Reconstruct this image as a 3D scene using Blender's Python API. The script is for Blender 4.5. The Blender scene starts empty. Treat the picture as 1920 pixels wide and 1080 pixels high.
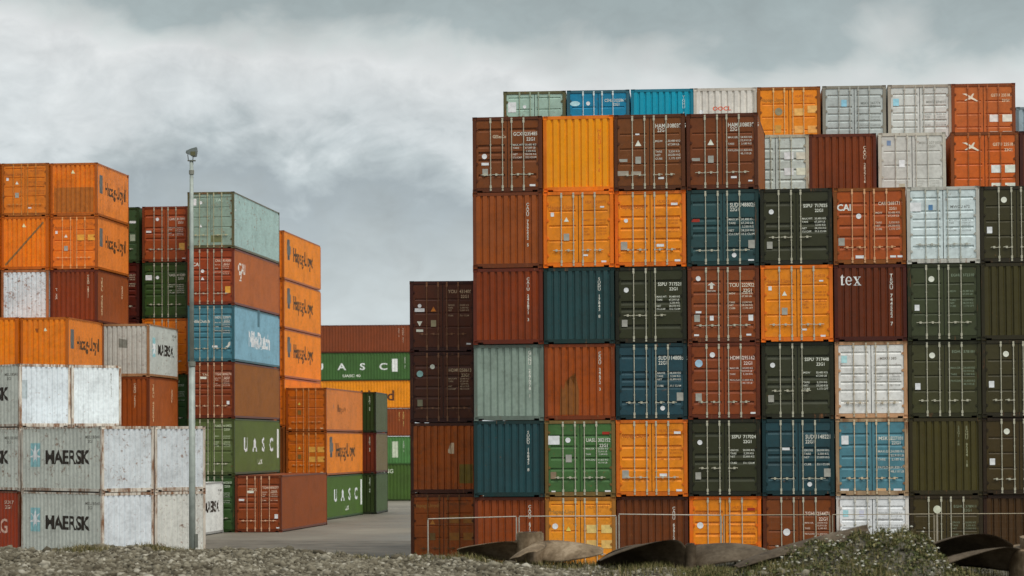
import bpy, bmesh, math, random
import numpy as np
from mathutils import Matrix, Vector
R = math.radians
scene = bpy.context.scene
COL = scene.collection
random.seed(7)

# ------------------------------------------------------------------ camera
F_PX = 4800.0            # focal length in pixels of the 1920 wide picture
CAM_H = 4.41
PITCH = 1.75
cam_d = bpy.data.cameras.new("camera")
cam_d.sensor_width = 36.0
cam_d.lens = 36.0 * F_PX / 1920.0
cam_d.shift_y = (293.6 - F_PX * math.tan(R(PITCH))) / 1920.0
cam_d.clip_start = 1.0
cam_d.clip_end = 20000.0
cam_d.dof.use_dof = True
cam_d.dof.focus_distance = 90.0
cam_d.dof.aperture_fstop = 1.7
cam = bpy.data.objects.new("camera", cam_d)
COL.objects.link(cam)
cam.matrix_world = Matrix.Translation((0, 0, CAM_H)) @ Matrix.Rotation(R(90 + PITCH), 4, 'X') @ Matrix.Rotation(R(-0.33), 4, 'Z')
scene.camera = cam

# ------------------------------------------------------------------ sky and sun
SUN_EL, SUN_AZ = 57.0, 142.0      # azimuth measured clockwise from +Y (the view direction)
world = bpy.data.worlds.new("World")
scene.world = world
world.use_nodes = True
nt = world.node_tree
nt.nodes.clear()
def nd(t, typ, **kw):
    n = t.nodes.new(typ)
    for k, v in kw.items():
        setattr(n, k, v)
    return n
def mth(t, op, a, b=None, c=None, clamp=False):
    n = t.nodes.new('ShaderNodeMath'); n.operation = op; n.use_clamp = clamp
    for i, v in enumerate((a, b, c)):
        if v is None: continue
        if isinstance(v, (int, float)): n.inputs[i].default_value = v
        else: t.links.new(v, n.inputs[i])
    return n.outputs[0]
def ramp(t, fac, stops, interp='LINEAR'):
    n = t.nodes.new('ShaderNodeValToRGB'); n.color_ramp.interpolation = interp
    els = n.color_ramp.elements
    while len(els) < len(stops): els.new(0.5)
    for e, (p, c) in zip(els, stops):
        e.position = p
        e.color = (c, c, c, 1) if isinstance(c, (int, float)) else (*c, 1)
    t.links.new(fac, n.inputs[0])
    return n.outputs[0]
def lin(r, g=None, b=None):
    if g is None: r, g, b = r
    f = lambda c: (c / 255) / 12.92 if c / 255 <= .04045 else (((c / 255) + .055) / 1.055) ** 2.4
    return (f(r), f(g), f(b))
geo = nd(nt, 'ShaderNodeTexCoord')
sky = nd(nt, 'ShaderNodeTexSky', sky_type='NISHITA', sun_disc=False)
sky.sun_elevation = R(SUN_EL); sky.sun_rotation = R(SUN_AZ)
sky.altitude = 10; sky.dust_density = 2.0
sep = nd(nt, 'ShaderNodeSeparateXYZ'); nt.links.new(geo.outputs['Generated'], sep.inputs[0])
def sky_noise(scale, loc, s, det=6, rough=.55, dist=0.0):
    m = nd(nt, 'ShaderNodeMapping'); m.inputs['Scale'].default_value = scale; m.inputs['Location'].default_value = loc
    nt.links.new(geo.outputs['Generated'], m.inputs[0])
    n = nd(nt, 'ShaderNodeTexNoise'); n.inputs['Scale'].default_value = s; n.inputs['Detail'].default_value = det
    n.inputs['Roughness'].default_value = rough; n.inputs['Distortion'].default_value = dist
    nt.links.new(m.outputs[0], n.inputs[0])
    return n.outputs[0]
big = sky_noise((1.0, 1.0, 1.7), (3.1, .4, 1.7), 9.0, 4, .5)
mid = sky_noise((1.0, 1.0, 1.5), (7.3, 2.4, 5.7), 21.0, 8, .58, .5)
fin = sky_noise((1.0, 1.0, 1.7), (1.3, 8.4, 2.7), 62.0, 7, .6, .6)
zz = mth(nt, 'ADD', sep.outputs[2], mth(nt, 'MULTIPLY', mth(nt, 'SUBTRACT', big, .5), .080))
zz = mth(nt, 'ADD', zz, mth(nt, 'MULTIPLY', mth(nt, 'SUBTRACT', mid, .5), .050))
zz = mth(nt, 'ADD', zz, mth(nt, 'MULTIPLY', mth(nt, 'SUBTRACT', fin, .5), .012))
zz = mth(nt, 'ADD', zz, mth(nt, 'MULTIPLY', sep.outputs[0], .05))
g = lin
band = ramp(nt, mth(nt, 'MULTIPLY', zz, 4.0, clamp=True), [
    (0.00, g(213, 221, 222)), (0.19, g(205, 214, 216)), (0.27, g(190, 200, 203)), (0.345, g(174, 185, 190)), (0.39, g(194, 204, 207)), (0.43, g(216, 223, 225)),
    (0.57, g(227, 230, 230)), (0.62, g(205, 212, 211)), (0.665, g(169, 181, 182)), (0.76, g(158, 171, 172)), (0.84, g(177, 188, 190)), (1.0, g(184, 192, 194))])
det = mth(nt, 'ADD', mth(nt, 'ADD', mth(nt, 'MULTIPLY', mid, .62), mth(nt, 'MULTIPLY', fin, .32)), .50)
mul = nd(nt, 'ShaderNodeMix', data_type='RGBA', blend_type='MULTIPLY'); mul.inputs[0].default_value = 1
nt.links.new(band, mul.inputs[6]); nt.links.new(det, mul.inputs[7])
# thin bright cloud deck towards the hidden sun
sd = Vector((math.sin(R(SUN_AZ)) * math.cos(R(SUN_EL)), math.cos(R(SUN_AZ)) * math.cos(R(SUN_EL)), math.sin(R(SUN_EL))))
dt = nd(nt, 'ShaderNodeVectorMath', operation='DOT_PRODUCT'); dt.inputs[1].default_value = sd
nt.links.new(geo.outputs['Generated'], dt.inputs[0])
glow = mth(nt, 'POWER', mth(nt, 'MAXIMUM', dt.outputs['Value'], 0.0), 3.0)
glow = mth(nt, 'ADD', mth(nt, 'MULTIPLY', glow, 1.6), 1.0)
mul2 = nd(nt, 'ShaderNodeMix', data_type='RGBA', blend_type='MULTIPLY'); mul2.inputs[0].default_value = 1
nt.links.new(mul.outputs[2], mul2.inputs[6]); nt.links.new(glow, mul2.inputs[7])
sk = nd(nt, 'ShaderNodeMix', data_type='RGBA', blend_type='MULTIPLY'); sk.inputs[0].default_value = 1
nt.links.new(sky.outputs[0], sk.inputs[6]); sk.inputs[7].default_value = (.08, .08, .08, 1)
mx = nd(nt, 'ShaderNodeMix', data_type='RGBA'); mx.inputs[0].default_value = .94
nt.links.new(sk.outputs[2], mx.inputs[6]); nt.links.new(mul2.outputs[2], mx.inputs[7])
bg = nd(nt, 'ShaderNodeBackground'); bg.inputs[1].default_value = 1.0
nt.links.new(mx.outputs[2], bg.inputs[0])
wo = nd(nt, 'ShaderNodeOutputWorld'); nt.links.new(bg.outputs[0], wo.inputs[0])

sun_d = bpy.data.lights.new("sun", 'SUN')
sun_d.energy = 2.05; sun_d.angle = R(18); sun_d.color = (1.0, .955, .89)
sun = bpy.data.objects.new("sun", sun_d); COL.objects.link(sun)
sun.rotation_euler = (-sd).to_track_quat('-Z', 'Y').to_euler()
scene.view_settings.view_transform = 'Standard'
scene.view_settings.look = 'None'
scene.view_settings.exposure = 0.0
scene.view_settings.gamma = 1.0

# ------------------------------------------------------------------ materials
KA = 0.80    # how bright a white surface reads on the container fronts
def alb(rgb, k=KA):
    return tuple(max(c * .45, min(.9, (c * 1.13 - o) / k)) for c, o in zip(lin(rgb), (.010, .011, .017)))
MATS = {}
def new_mat(name):
    m = bpy.data.materials.new(name); m.use_nodes = True
    t = m.node_tree; b = t.nodes['Principled BSDF']
    return m, t, b
def paint(rgb, rust=.15, rough=.43, stain=.3):
    rust = min(1.0, rust*.92 + .07)
    """old container paint: tint variation, vertical dirt runs, rust patches"""
    key = ('p', rgb, rust, rough, stain)
    if key in MATS: return MATS[key]
    m, t, b = new_mat("container_paint")
    col = alb(rgb)
    oi = nd(t, 'ShaderNodeObjectInfo'); tc = nd(t, 'ShaderNodeTexCoord')
    ad = nd(t, 'ShaderNodeVectorMath', operation='MULTIPLY_ADD')
    t.links.new(oi.outputs['Location'], ad.inputs[0]); ad.inputs[1].default_value = (3.7, 5.3, 2.9)
    t.links.new(tc.outputs['Object'], ad.inputs[2])
    P = ad.outputs[0]
    def noise(scale, s, det=4, rough_=.55):
        mp = nd(t, 'ShaderNodeMapping'); mp.inputs['Scale'].default_value = scale; t.links.new(P, mp.inputs[0])
        n = nd(t, 'ShaderNodeTexNoise'); n.inputs['Scale'].default_value = s; n.inputs['Detail'].default_value = det
        n.inputs['Roughness'].default_value = rough_; t.links.new(mp.outputs[0], n.inputs[0])
        return n.outputs[0]
    low = noise((1, 1, 1), .9, 3)
    run = noise((7, 7, .45), 1.0, 5, .6)
    v = mth(t, 'ADD', mth(t, 'MULTIPLY', low, .5), mth(t, 'MULTIPLY', run, .5))
    dirt = ramp(t, v, [(.42, 0.0), (.62, 1.0)])
    fade = tuple(min(.9, c * .80 + .06 * (sum(col) / 3)) for c in col)
    dk = tuple(c * .52 + .012 * k for c, k in zip(col, (1.1, .8, .5)))
    mA = nd(t, 'ShaderNodeMix', data_type='RGBA'); mA.inputs[6].default_value = (*col, 1); mA.inputs[7].default_value = (*dk, 1)
    t.links.new(mth(t, 'MULTIPLY', dirt, min(.85, stain * 2.0)), mA.inputs[0])
    fd = noise((1.6, 1.6, .8), 1.1, 6, .65)
    mF = nd(t, 'ShaderNodeMix', data_type='RGBA'); t.links.new(mA.outputs[2], mF.inputs[6]); mF.inputs[7].default_value = (*tuple(min(.9, c*.92 + .018*max(col) + .006) for c in col), 1)
    t.links.new(mth(t, 'MULTIPLY', ramp(t, fd, [(.44, 0.0), (.66, 1.0)]), min(.75, .25 + stain)), mF.inputs[0])
    mA = mF
    ru = noise((1, 1, .38), 2.6, 10, .70)
    ru2 = noise((9, 9, .5), 1.0, 4, .6)
    rr = mth(t, 'ADD', mth(t, 'MULTIPLY', ru, .58), mth(t, 'MULTIPLY', ru2, .42))
    th = .675 - .20 * rust
    rm = ramp(t, rr, [(th - .02, 0.0), (th + .075, 1.0)])
    rn = noise((1, 1, 1), 14, 4)
    rc = ramp(t, rn, [(.3, (.10, .036, .013)), (.55, (.24, .095, .032)), (.8, (.36, .18, .08))])
    mB = nd(t, 'ShaderNodeMix', data_type='RGBA'); t.links.new(mA.outputs[2], mB.inputs[6]); t.links.new(rc, mB.inputs[7])
    t.links.new(mth(t, 'MULTIPLY', rm, .9), mB.inputs[0])
    t.links.new(mB.outputs[2], b.inputs['Base Color'])
    b.inputs['Roughness'].default_value = rough
    b.inputs['Specular IOR Level'].default_value = .30
    bp = nd(t, 'ShaderNodeBump'); bp.inputs['Strength'].default_value = .45; bp.inputs['Distance'].default_value = .035
    t.links.new(noise((1, 1, 1), 1.9, 4), bp.inputs['Height']); t.links.new(bp.outputs[0], b.inputs['Normal'])
    MATS[key] = m
    return m
def flat(rgb, rough=.6, metal=0.0, k=KA, name="plain"):
    key = ('f', rgb, rough, metal)
    if key in MATS: return MATS[key]
    m, t, b = new_mat(name)
    tc = nd(t, 'ShaderNodeTexCoord'); n = nd(t, 'ShaderNodeTexNoise'); n.inputs['Scale'].default_value = 5; n.inputs['Detail'].default_value = 5
    t.links.new(tc.outputs['Object'], n.inputs[0])
    c = alb(rgb, k)
    o = ramp(t, n.outputs[0], [(.3, tuple(x * .72 for x in c)), (.65, c)])
    t.links.new(o, b.inputs['Base Color']); b.inputs['Roughness'].default_value = rough; b.inputs['Metallic'].default_value = metal
    MATS[key] = m
    return m

# ------------------------------------------------------------------ mesh helpers
def mesh_obj(name, me, mat, parent=None, mtx=None):
    o = bpy.data.objects.new(name, me); COL.objects.link(o)
    if mat is not None:
        if not me.materials: me.materials.append(None)
        o.material_slots[0].link = 'OBJECT'; o.material_slots[0].material = mat
    if parent is not None: o.parent = parent
    if mtx is not None: o.matrix_local = mtx
    return o
def tag(o, label, cat, group=None, kind=None):
    if label: o['label'] = label
    if cat: o['category'] = cat
    if group: o['group'] = group
    if kind: o['kind'] = kind
    return o
def box(bm, x0, x1, y0, y1, z0, z1):
    vs = [bm.verts.new((x, y, z)) for x in (x0, x1) for y in (y0, y1) for z in (z0, z1)]
    for f in ((0, 1, 3, 2), (4, 6, 7, 5), (0, 4, 5, 1), (2, 3, 7, 6), (0, 2, 6, 4), (1, 5, 7, 3)):
        bm.faces.new([vs[i] for i in f])
def cyl(bm, p0, p1, r0, r1=None, n=8, caps=True):
    p0, p1 = Vector(p0), Vector(p1); r1 = r0 if r1 is None else r1
    q = (p1 - p0).to_track_quat('Z', 'Y')
    A = [bm.verts.new(p0 + q @ Vector((r0 * math.cos(2 * math.pi * i / n), r0 * math.sin(2 * math.pi * i / n), 0))) for i in range(n)]
    B = [bm.verts.new(p1 + q @ Vector((r1 * math.cos(2 * math.pi * i / n), r1 * math.sin(2 * math.pi * i / n), 0))) for i in range(n)]
    for i in range(n):
        bm.faces.new((A[i], A[(i + 1) % n], B[(i + 1) % n], B[i]))
    if caps:
        bm.faces.new(A[::-1]); bm.faces.new(B)
def finish(bm, name="mesh", smooth=False):
    bmesh.ops.recalc_face_normals(bm, faces=bm.faces)
    me = bpy.data.meshes.new(name); bm.to_mesh(me); bm.free()
    if smooth:
        me.polygons.foreach_set('use_smooth', [True] * len(me.polygons))
    return me

# ------------------------------------------------------------------ container kit
CACHE = {}
def cached(key, fn):
    if key not in CACHE: CACHE[key] = fn()
    return CACHE[key]
PW = .12                                     # corner post width
def face_mtx(which, L, H, W):
    o, u, n = {'front': ((-W/2, -L/2), (1, 0), (0, -1)), 'right': ((W/2, -L/2), (0, 1), (1, 0)),
               'left': ((-W/2, L/2), (0, -1), (-1, 0)), 'back': ((W/2, L/2), (-1, 0), (0, 1))}[which]
    return Matrix(((u[0], 0, n[0], o[0]), (u[1], 0, n[1], o[1]), (0, 1, 0, 0), (0, 0, 0, 1)))
def m_frame(L, H, W):
    def f():
        bm = bmesh.new(); a, b = W/2, L/2; e = .004
        for sx in (-1, 1):
            for sy in (-1, 1):
                x0, x1 = sorted((sx*(a-e), sx*(a-PW))); y0, y1 = sorted((sy*(b-e), sy*(b-.11)))
                box(bm, x0, x1, y0, y1, .118, H-.118)
            x0, x1 = sorted((sx*(a-.012), sx*(a-.07)))
            box(bm, x0, x1, -b+.17, b-.17, H-.075, H-.008)         # top side rail
            box(bm, x0, x1, -b+.17, b-.17, .045, .155)             # bottom side rail
        for sy in (-1, 1):
            y0, y1 = sorted((sy*(b-.010), sy*(b-.08)))
            box(bm, -a+.155, a-.155, y0, y1, H-.115, H-.006)       # top end rail
            y0, y1 = sorted((sy*(b-.008), sy*(b-.08)))
            box(bm, -a+.34, a-.34, y0, y1, .020, .165)             # bottom end rail, stepped beside the castings
            box(bm, -a+.122, -a+.34, y0, y1, .075, .165)
            box(bm, a-.34, a-.122, y0, y1, .075, .165)
        return finish(bm)
    return cached(('frame', L, H, W), f)
def m_casting():
    def f():
        bm = bmesh.new(); w, d, h = .165, .17, .118
        box(bm, -w/2, w/2, -d/2, d/2, 0, h)
        bm.faces.ensure_lookup_table()
        for fc in list(bm.faces):
            c = fc.calc_center_median(); n = fc.normal if fc.normal.length else None
            if abs(c.y + d/2) < 1e-5 or abs(abs(c.x) - w/2) < 1e-5:
                r = bmesh.ops.inset_individual(bm, faces=[fc], thickness=.032)
                inw = Vector((0, .03, 0)) if abs(c.y + d/2) < 1e-5 else Vector((-math.copysign(.03, c.x), 0, 0))
                for v in fc.verts: v.co += inw
        return finish(bm)
    return cached('casting', f)
def prof_side(p=.278):
    return [(0, 0), (.26*p, 0), (.50*p, -.036), (.76*p, -.036), (p, 0)], p
def prof_end(p=.250):
    return [(0, 0), (.56*p, 0), (.68*p, -.045), (.88*p, -.045), (p, 0)], p
def breaks(kind, x0, x1):
    pr, p = prof_side() if kind == 's' else prof_end()
    n = max(1, round((x1 - x0) / p)); k = (x1 - x0) / (n * p)
    out = []
    for i in range(n):
        for (x, z) in pr[:-1]:
            out.append((x0 + (i * p + x) * k, z))
    out.append((x1, 0.0))
    return out
def depth_at(br, x):
    if x <= br[0][0]: return br[0][1]
    for (a, za), (b, zb) in zip(br, br[1:]):
        if x <= b: return za + (zb - za) * (x - a) / max(1e-6, b - a)
    return br[-1][1]
def wall_span(which, L, H, W):
    if which in ('front', 'back'): return ('e', PW - .004, W - PW + .004, .16, H - .11)
    return ('s', .108, L - .108, .15, H - .07)
Z_OUT = -.014
def m_wall(which, L, H, W):
    kind, x0, x1, z0, z1 = wall_span(which, L, H, W)
    def f():
        br = breaks(kind, x0, x1); bm = bmesh.new(); hid = -.075
        # outer sheet and inner sheet, closed top and bottom
        rows = []
        for (zz_, off) in ((z0, 0), (z1, 0)):
            rows.append([bm.verts.new((x, zz_, Z_OUT + d)) for x, d in br])
        back = []
        for zz_ in (z0, z1):
            back.append([bm.verts.new((x, zz_, hid)) for x, d in br])
        n = len(br)
        for i in range(n - 1):
            bm.faces.new((rows[0][i], rows[0][i+1], rows[1][i+1], rows[1][i]))
            bm.faces.new((back[0][i], back[1][i], back[1][i+1], back[0][i+1]))
            bm.faces.new((rows[1][i], rows[1][i+1], back[1][i+1], back[1][i]))
            bm.faces.new((rows[0][i], back[0][i], back[0][i+1], rows[0][i+1]))
        for i in (0, n - 1):
            bm.faces.new((rows[0][i], rows[1][i], back[1][i], back[0][i]))
        return finish(bm)
    return cached(('wall', kind, L if kind == 's' else 0, H, W), f)
GROOVES = {'D1': ([.13, .37, .475, .585, .81], .016, .095), 'D6': ([.15, .46, .565, .81], .018, .105), 'D2': ([.235, .455, .675], .010, .048), 'D3': ([.105, .30, .42, .54, .66, .82], .012, .065),
           'D4': ([.06, .255, .45, .645], .010, .035), 'D5': ([.17, .33, .50, .66, .82], .014, .080)}
def m_door(style, H, W, side):
    """one door leaf; x runs over the half opening, grooves pressed across it"""
    def f():
        x0, x1 = (PW + .006, W/2 - .012) if side < 0 else (W/2 + .012, W - PW - .006)
        z0, z1 = .175, H - .125; hh = z1 - z0; zf, zb = -.030, -.115
        gr, fl, sl = GROOVES[style]
        bm = bmesh.new(); dz = .052 if style in ('D1', 'D6') else .040 if style in ('D3', 'D5') else .030
        pts = [(z1, zf)]
        for gq in gr:
            c = z1 - gq * hh
            pts += [(c + fl + .012, zf), (c + fl, zf - dz), (c - fl, zf - dz), (c - fl - sl, zf)]
        pts.append((z0, zf))
        m = .075; xa, xb = x0 + m, x1 - m
        A = [bm.verts.new((xa, z, y)) for z, y in pts]; B = [bm.verts.new((xb, z, y)) for z, y in pts]
        for i in range(len(pts) - 1):
            bm.faces.new((A[i], A[i+1], B[i+1], B[i]))
        # flat stiles either side, and the body behind
        for xs, xe in ((x0, xa), (xb, x1)):
            box(bm, xs, xe, z0, z1, zb, zf)
        box(bm, xa, xb, z0, z1, zb, zf - dz - .003)
        return finish(bm)
    return cached(('door', style, H, W, side), f)
def m_rod(H):
    def f():
        bm = bmesh.new()
        cyl(bm, (0, .06, 0), (0, H - .05, 0), .0155, n=6)
        for z in (.20, H - .17): box(bm, -.032, .032, z - .050, z + .050, -.035, .010)    # cam keepers / bearings
        for z in (.09, H - .075): box(bm, -.030, .030, z - .03, z + .03, -.045, .010)
        for z in (.85, 1.65): box(bm, -.026, .026, z - .018, z + .018, -.045, .006)
        return finish(bm)
    return cached(('rod', H), f)
def m_handle(sgn, ln):
    def f():
        bm = bmesh.new(); pts = [(0, 0), (.10, -.012), (.2, .012), (ln, 0)]
        for (a, b), (c, d) in zip(pts, pts[1:]): cyl(bm, (sgn*a, b, 0), (sgn*c, d, 0), .012, n=5)
        box(bm, -.03, .03, -.03, .03, -.03, .014)
        xc = sgn * .6 * ln; box(bm, xc-.035, xc+.035, -.035, .04, -.04, .010)
        return finish(bm)
    return cached(('handle', sgn, ln), f)
def m_hinge():
    def f():
        bm = bmesh.new(); box(bm, -.045, .045, -.028, .028, -.03, .006); cyl(bm, (0, -.05, 0), (0, .05, 0), .016, n=6)
        return finish(bm)
    return cached('hinge', f)
def m_box(key, *b):
    def f():
        bm = bmesh.new(); box(bm, *b); return finish(bm)
    return cached(('box', key) + tuple(b), f)
def m_plain(L, H, W):
    def f():
        bm = bmesh.new(); bm.from_mesh(m_frame(L, H, W))
        for w in ('front', 'back', 'left', 'right'):
            t = bmesh.new(); t.from_mesh(m_wall(w, L, H, W)); t.transform(face_mtx(w, L, H, W))
            me = bpy.data.meshes.new('t'); t.to_mesh(me); t.free(); bm.from_mesh(me)
        box(bm, -W/2+.07, W/2-.07, -L/2+.08, L/2-.08, H-.05, H-.02)
        for sx in (-1, 1):
            for sy in (-1, 1):
                for z in (0, H - .118):
                    x, y = sx*(W/2-.0825), sy*(L/2-.085); box(bm, x-.08, x+.08, y-.08, y+.08, z, z+.118)
        return finish(bm)
    return cached(('plain', L, H, W), f)

# --- lettering -----------------------------------------------------
def m_text(s, size, bold=0.0, spacing=1.0, ls=1.0, ax='LEFT', sx=1.0):
    def f():
        c = bpy.data.curves.new('t', 'FONT'); c.body = s; c.size = size; c.offset = bold * size; c.space_character = spacing
        c.space_line = ls; c.align_x = ax; c.align_y = 'TOP'; c.resolution_u = 2 if size < .3 else 3; c.fill_mode = 'FRONT'
        o = bpy.data.objects.new('t', c)
        me = bpy.data.meshes.new_from_object(o)
        bpy.data.objects.remove(o); bpy.data.curves.remove(c)
        me.materials.clear()
        if sx != 1.0: me.transform(Matrix.Diagonal((sx, 1, 1, 1)))
        return me
    return cached(('text', s, size, bold, spacing, ls, ax, sx), f)
def m_serif_tex(u):
    def f():
        bm = bmesh.new()
        def pg(pts, ox=0):
            bm.faces.new([bm.verts.new(((x + ox)*u, y*u, 0)) for x, y in pts])
        pg([(.12, -1.02), (.34, -1.02), (.34, .34), (.26, .34), (.12, .10)])                       # t stem
        pg([(0, -.02), (.12, -.02), (.12, .10), (.06, .10)]); pg([(.341, -.02), (.56, -.02), (.56, .10), (.341, .10)])
        pg([(.341, -1.02), (.50, -1.02), (.60, -.88), (.56, -.82), (.44, -.88), (.341, -.88)])
        n = 18; cx, cy = 1.12, -.46                                                                 # e
        for i in range(n - 2):
            a0, a1 = 2*math.pi*(i + .2)/n, 2*math.pi*(i + 1.2)/n
            o = lambda a: (cx + .44*math.cos(a), cy + .58*math.sin(a)); q = lambda a: (cx + .24*math.cos(a), cy + .47*math.sin(a))
            pg([q(a0), o(a0), o(a1), q(a1)])
        pg([(.90, -.52), (1.52, -.52), (1.52, -.42), (.90, -.42)])
        pg([(1.80, 0), (2.05, 0), (2.62, -1.0), (2.36, -1.0)]); pg([(2.42, 0), (2.54, 0), (1.98, -1.0), (1.86, -1.0)])   # x
        for a, b, y in ((1.70, 2.14, .0), (2.30, 2.66, .0), (1.74, 2.10, -1.08), (2.24, 2.72, -1.08)): pg([(a, y), (b, y), (b, y + .08), (a, y + .08)])
        return finish(bm)
    return cached(('serif', u), f)
def wrap(me, br, x, lift=.005):
    """press a flat marking onto the corrugations of the wall it is painted on"""
    bm = bmesh.new(); bm.from_mesh(me); bm.transform(Matrix.Translation((x, 0, 0)))
    xs = [v.co.x for v in bm.verts]
    if not xs: return finish(bm)
    lo, hi = min(xs), max(xs)
    for bx, _ in br:
        if lo < bx < hi:
            bmesh.ops.bisect_plane(bm, geom=bm.verts[:] + bm.edges[:] + bm.faces[:], plane_co=(bx, 0, 0), plane_no=(1, 0, 0), dist=1e-6)
    for v in bm.verts:
        v.co.z = Z_OUT + depth_at(br, v.co.x) + lift
    me2 = bpy.data.meshes.new('t'); bm.to_mesh(me2); bm.free()
    return me2
def m_poly(pts, th=.004, key=None):
    def f():
        bm = bmesh.new()
        fc = bm.faces.new([bm.verts.new((x, y, 0)) for x, y in pts])
        bmesh.ops.triangulate(bm, faces=bm.faces[:])
        return finish(bm)
    return cached(('poly', key or tuple(pts)), f)
def circle_pts(r, n=14): return [(r*math.cos(2*math.pi*i/n), r*math.sin(2*math.pi*i/n)) for i in range(n)]
STICK = {'c': lambda s: circle_pts(s), 'q': lambda s: [(-s*.8, -s), (s*.8, -s), (s*.8, s), (-s*.8, s)], 'w': lambda s: [(-s*1.4, -s*.5), (s*1.4, -s*.5), (s*1.4, s*.5), (-s*1.4, s*.5)],
         't': lambda s: [(-s, -s*.8), (s, -s*.8), (0, s)], 'v': lambda s: [(-s, s*.8), (0, -s), (s, s*.8)], 'r': lambda s: [(-s*1.3, -s), (s*1.3, -s), (s*1.3, s), (-s*1.3, s)]}
WHITE, CREAM, DARK, PALE = (198, 196, 186), (200, 184, 158), (78, 62, 42), (150, 160, 150)
SC = {'w': (232, 230, 224), 'g': (150, 148, 140), 'y': (226, 190, 90), 'b': (130, 190, 210), 'r': (150, 45, 20), 'c': (214, 214, 196)}
def tm(rgb): return flat(rgb, .55, name="marking_paint")
def put(root, which, D, name, me, x, y, mat, wrapped=None, lift=None, door=False):
    L, H, W = D
    if wrapped is None: wrapped = not door
    if wrapped:
        kind, x0, x1, z0, z1 = wall_span(which, L, H, W)
        me = wrap(me, breaks(kind, x0, x1), x)
        M = face_mtx(which, L, H, W) @ Matrix.Translation((0, y, 0))
    else:
        M = face_mtx(which, L, H, W) @ Matrix.Translation((x, y, -.026 if lift is None else lift))
    return mesh_obj(name, me, mat, root, M)
LOGO_A = [(-.30,-.9),(-.12,-.9),(-.12,-.55),(0,-.45),(.12,-.55),(.12,-.9),(.30,-.9),(.30,-.45),(.45,-.3),(.45,.3),(.28,.42),(.30,.9),(.12,.9),(.06,.5),(-.06,.5),(-.12,.9),(-.30,.9),(-.28,.42),(-.45,.3),(-.45,-.3),(-.30,-.45)]
def star_pts(r, n=7):
    return [((r if i % 2 == 0 else r*.36) * math.sin(math.pi*i/n), (r if i % 2 == 0 else r*.36) * math.cos(math.pi*i/n)) for i in range(2*n)]
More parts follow.
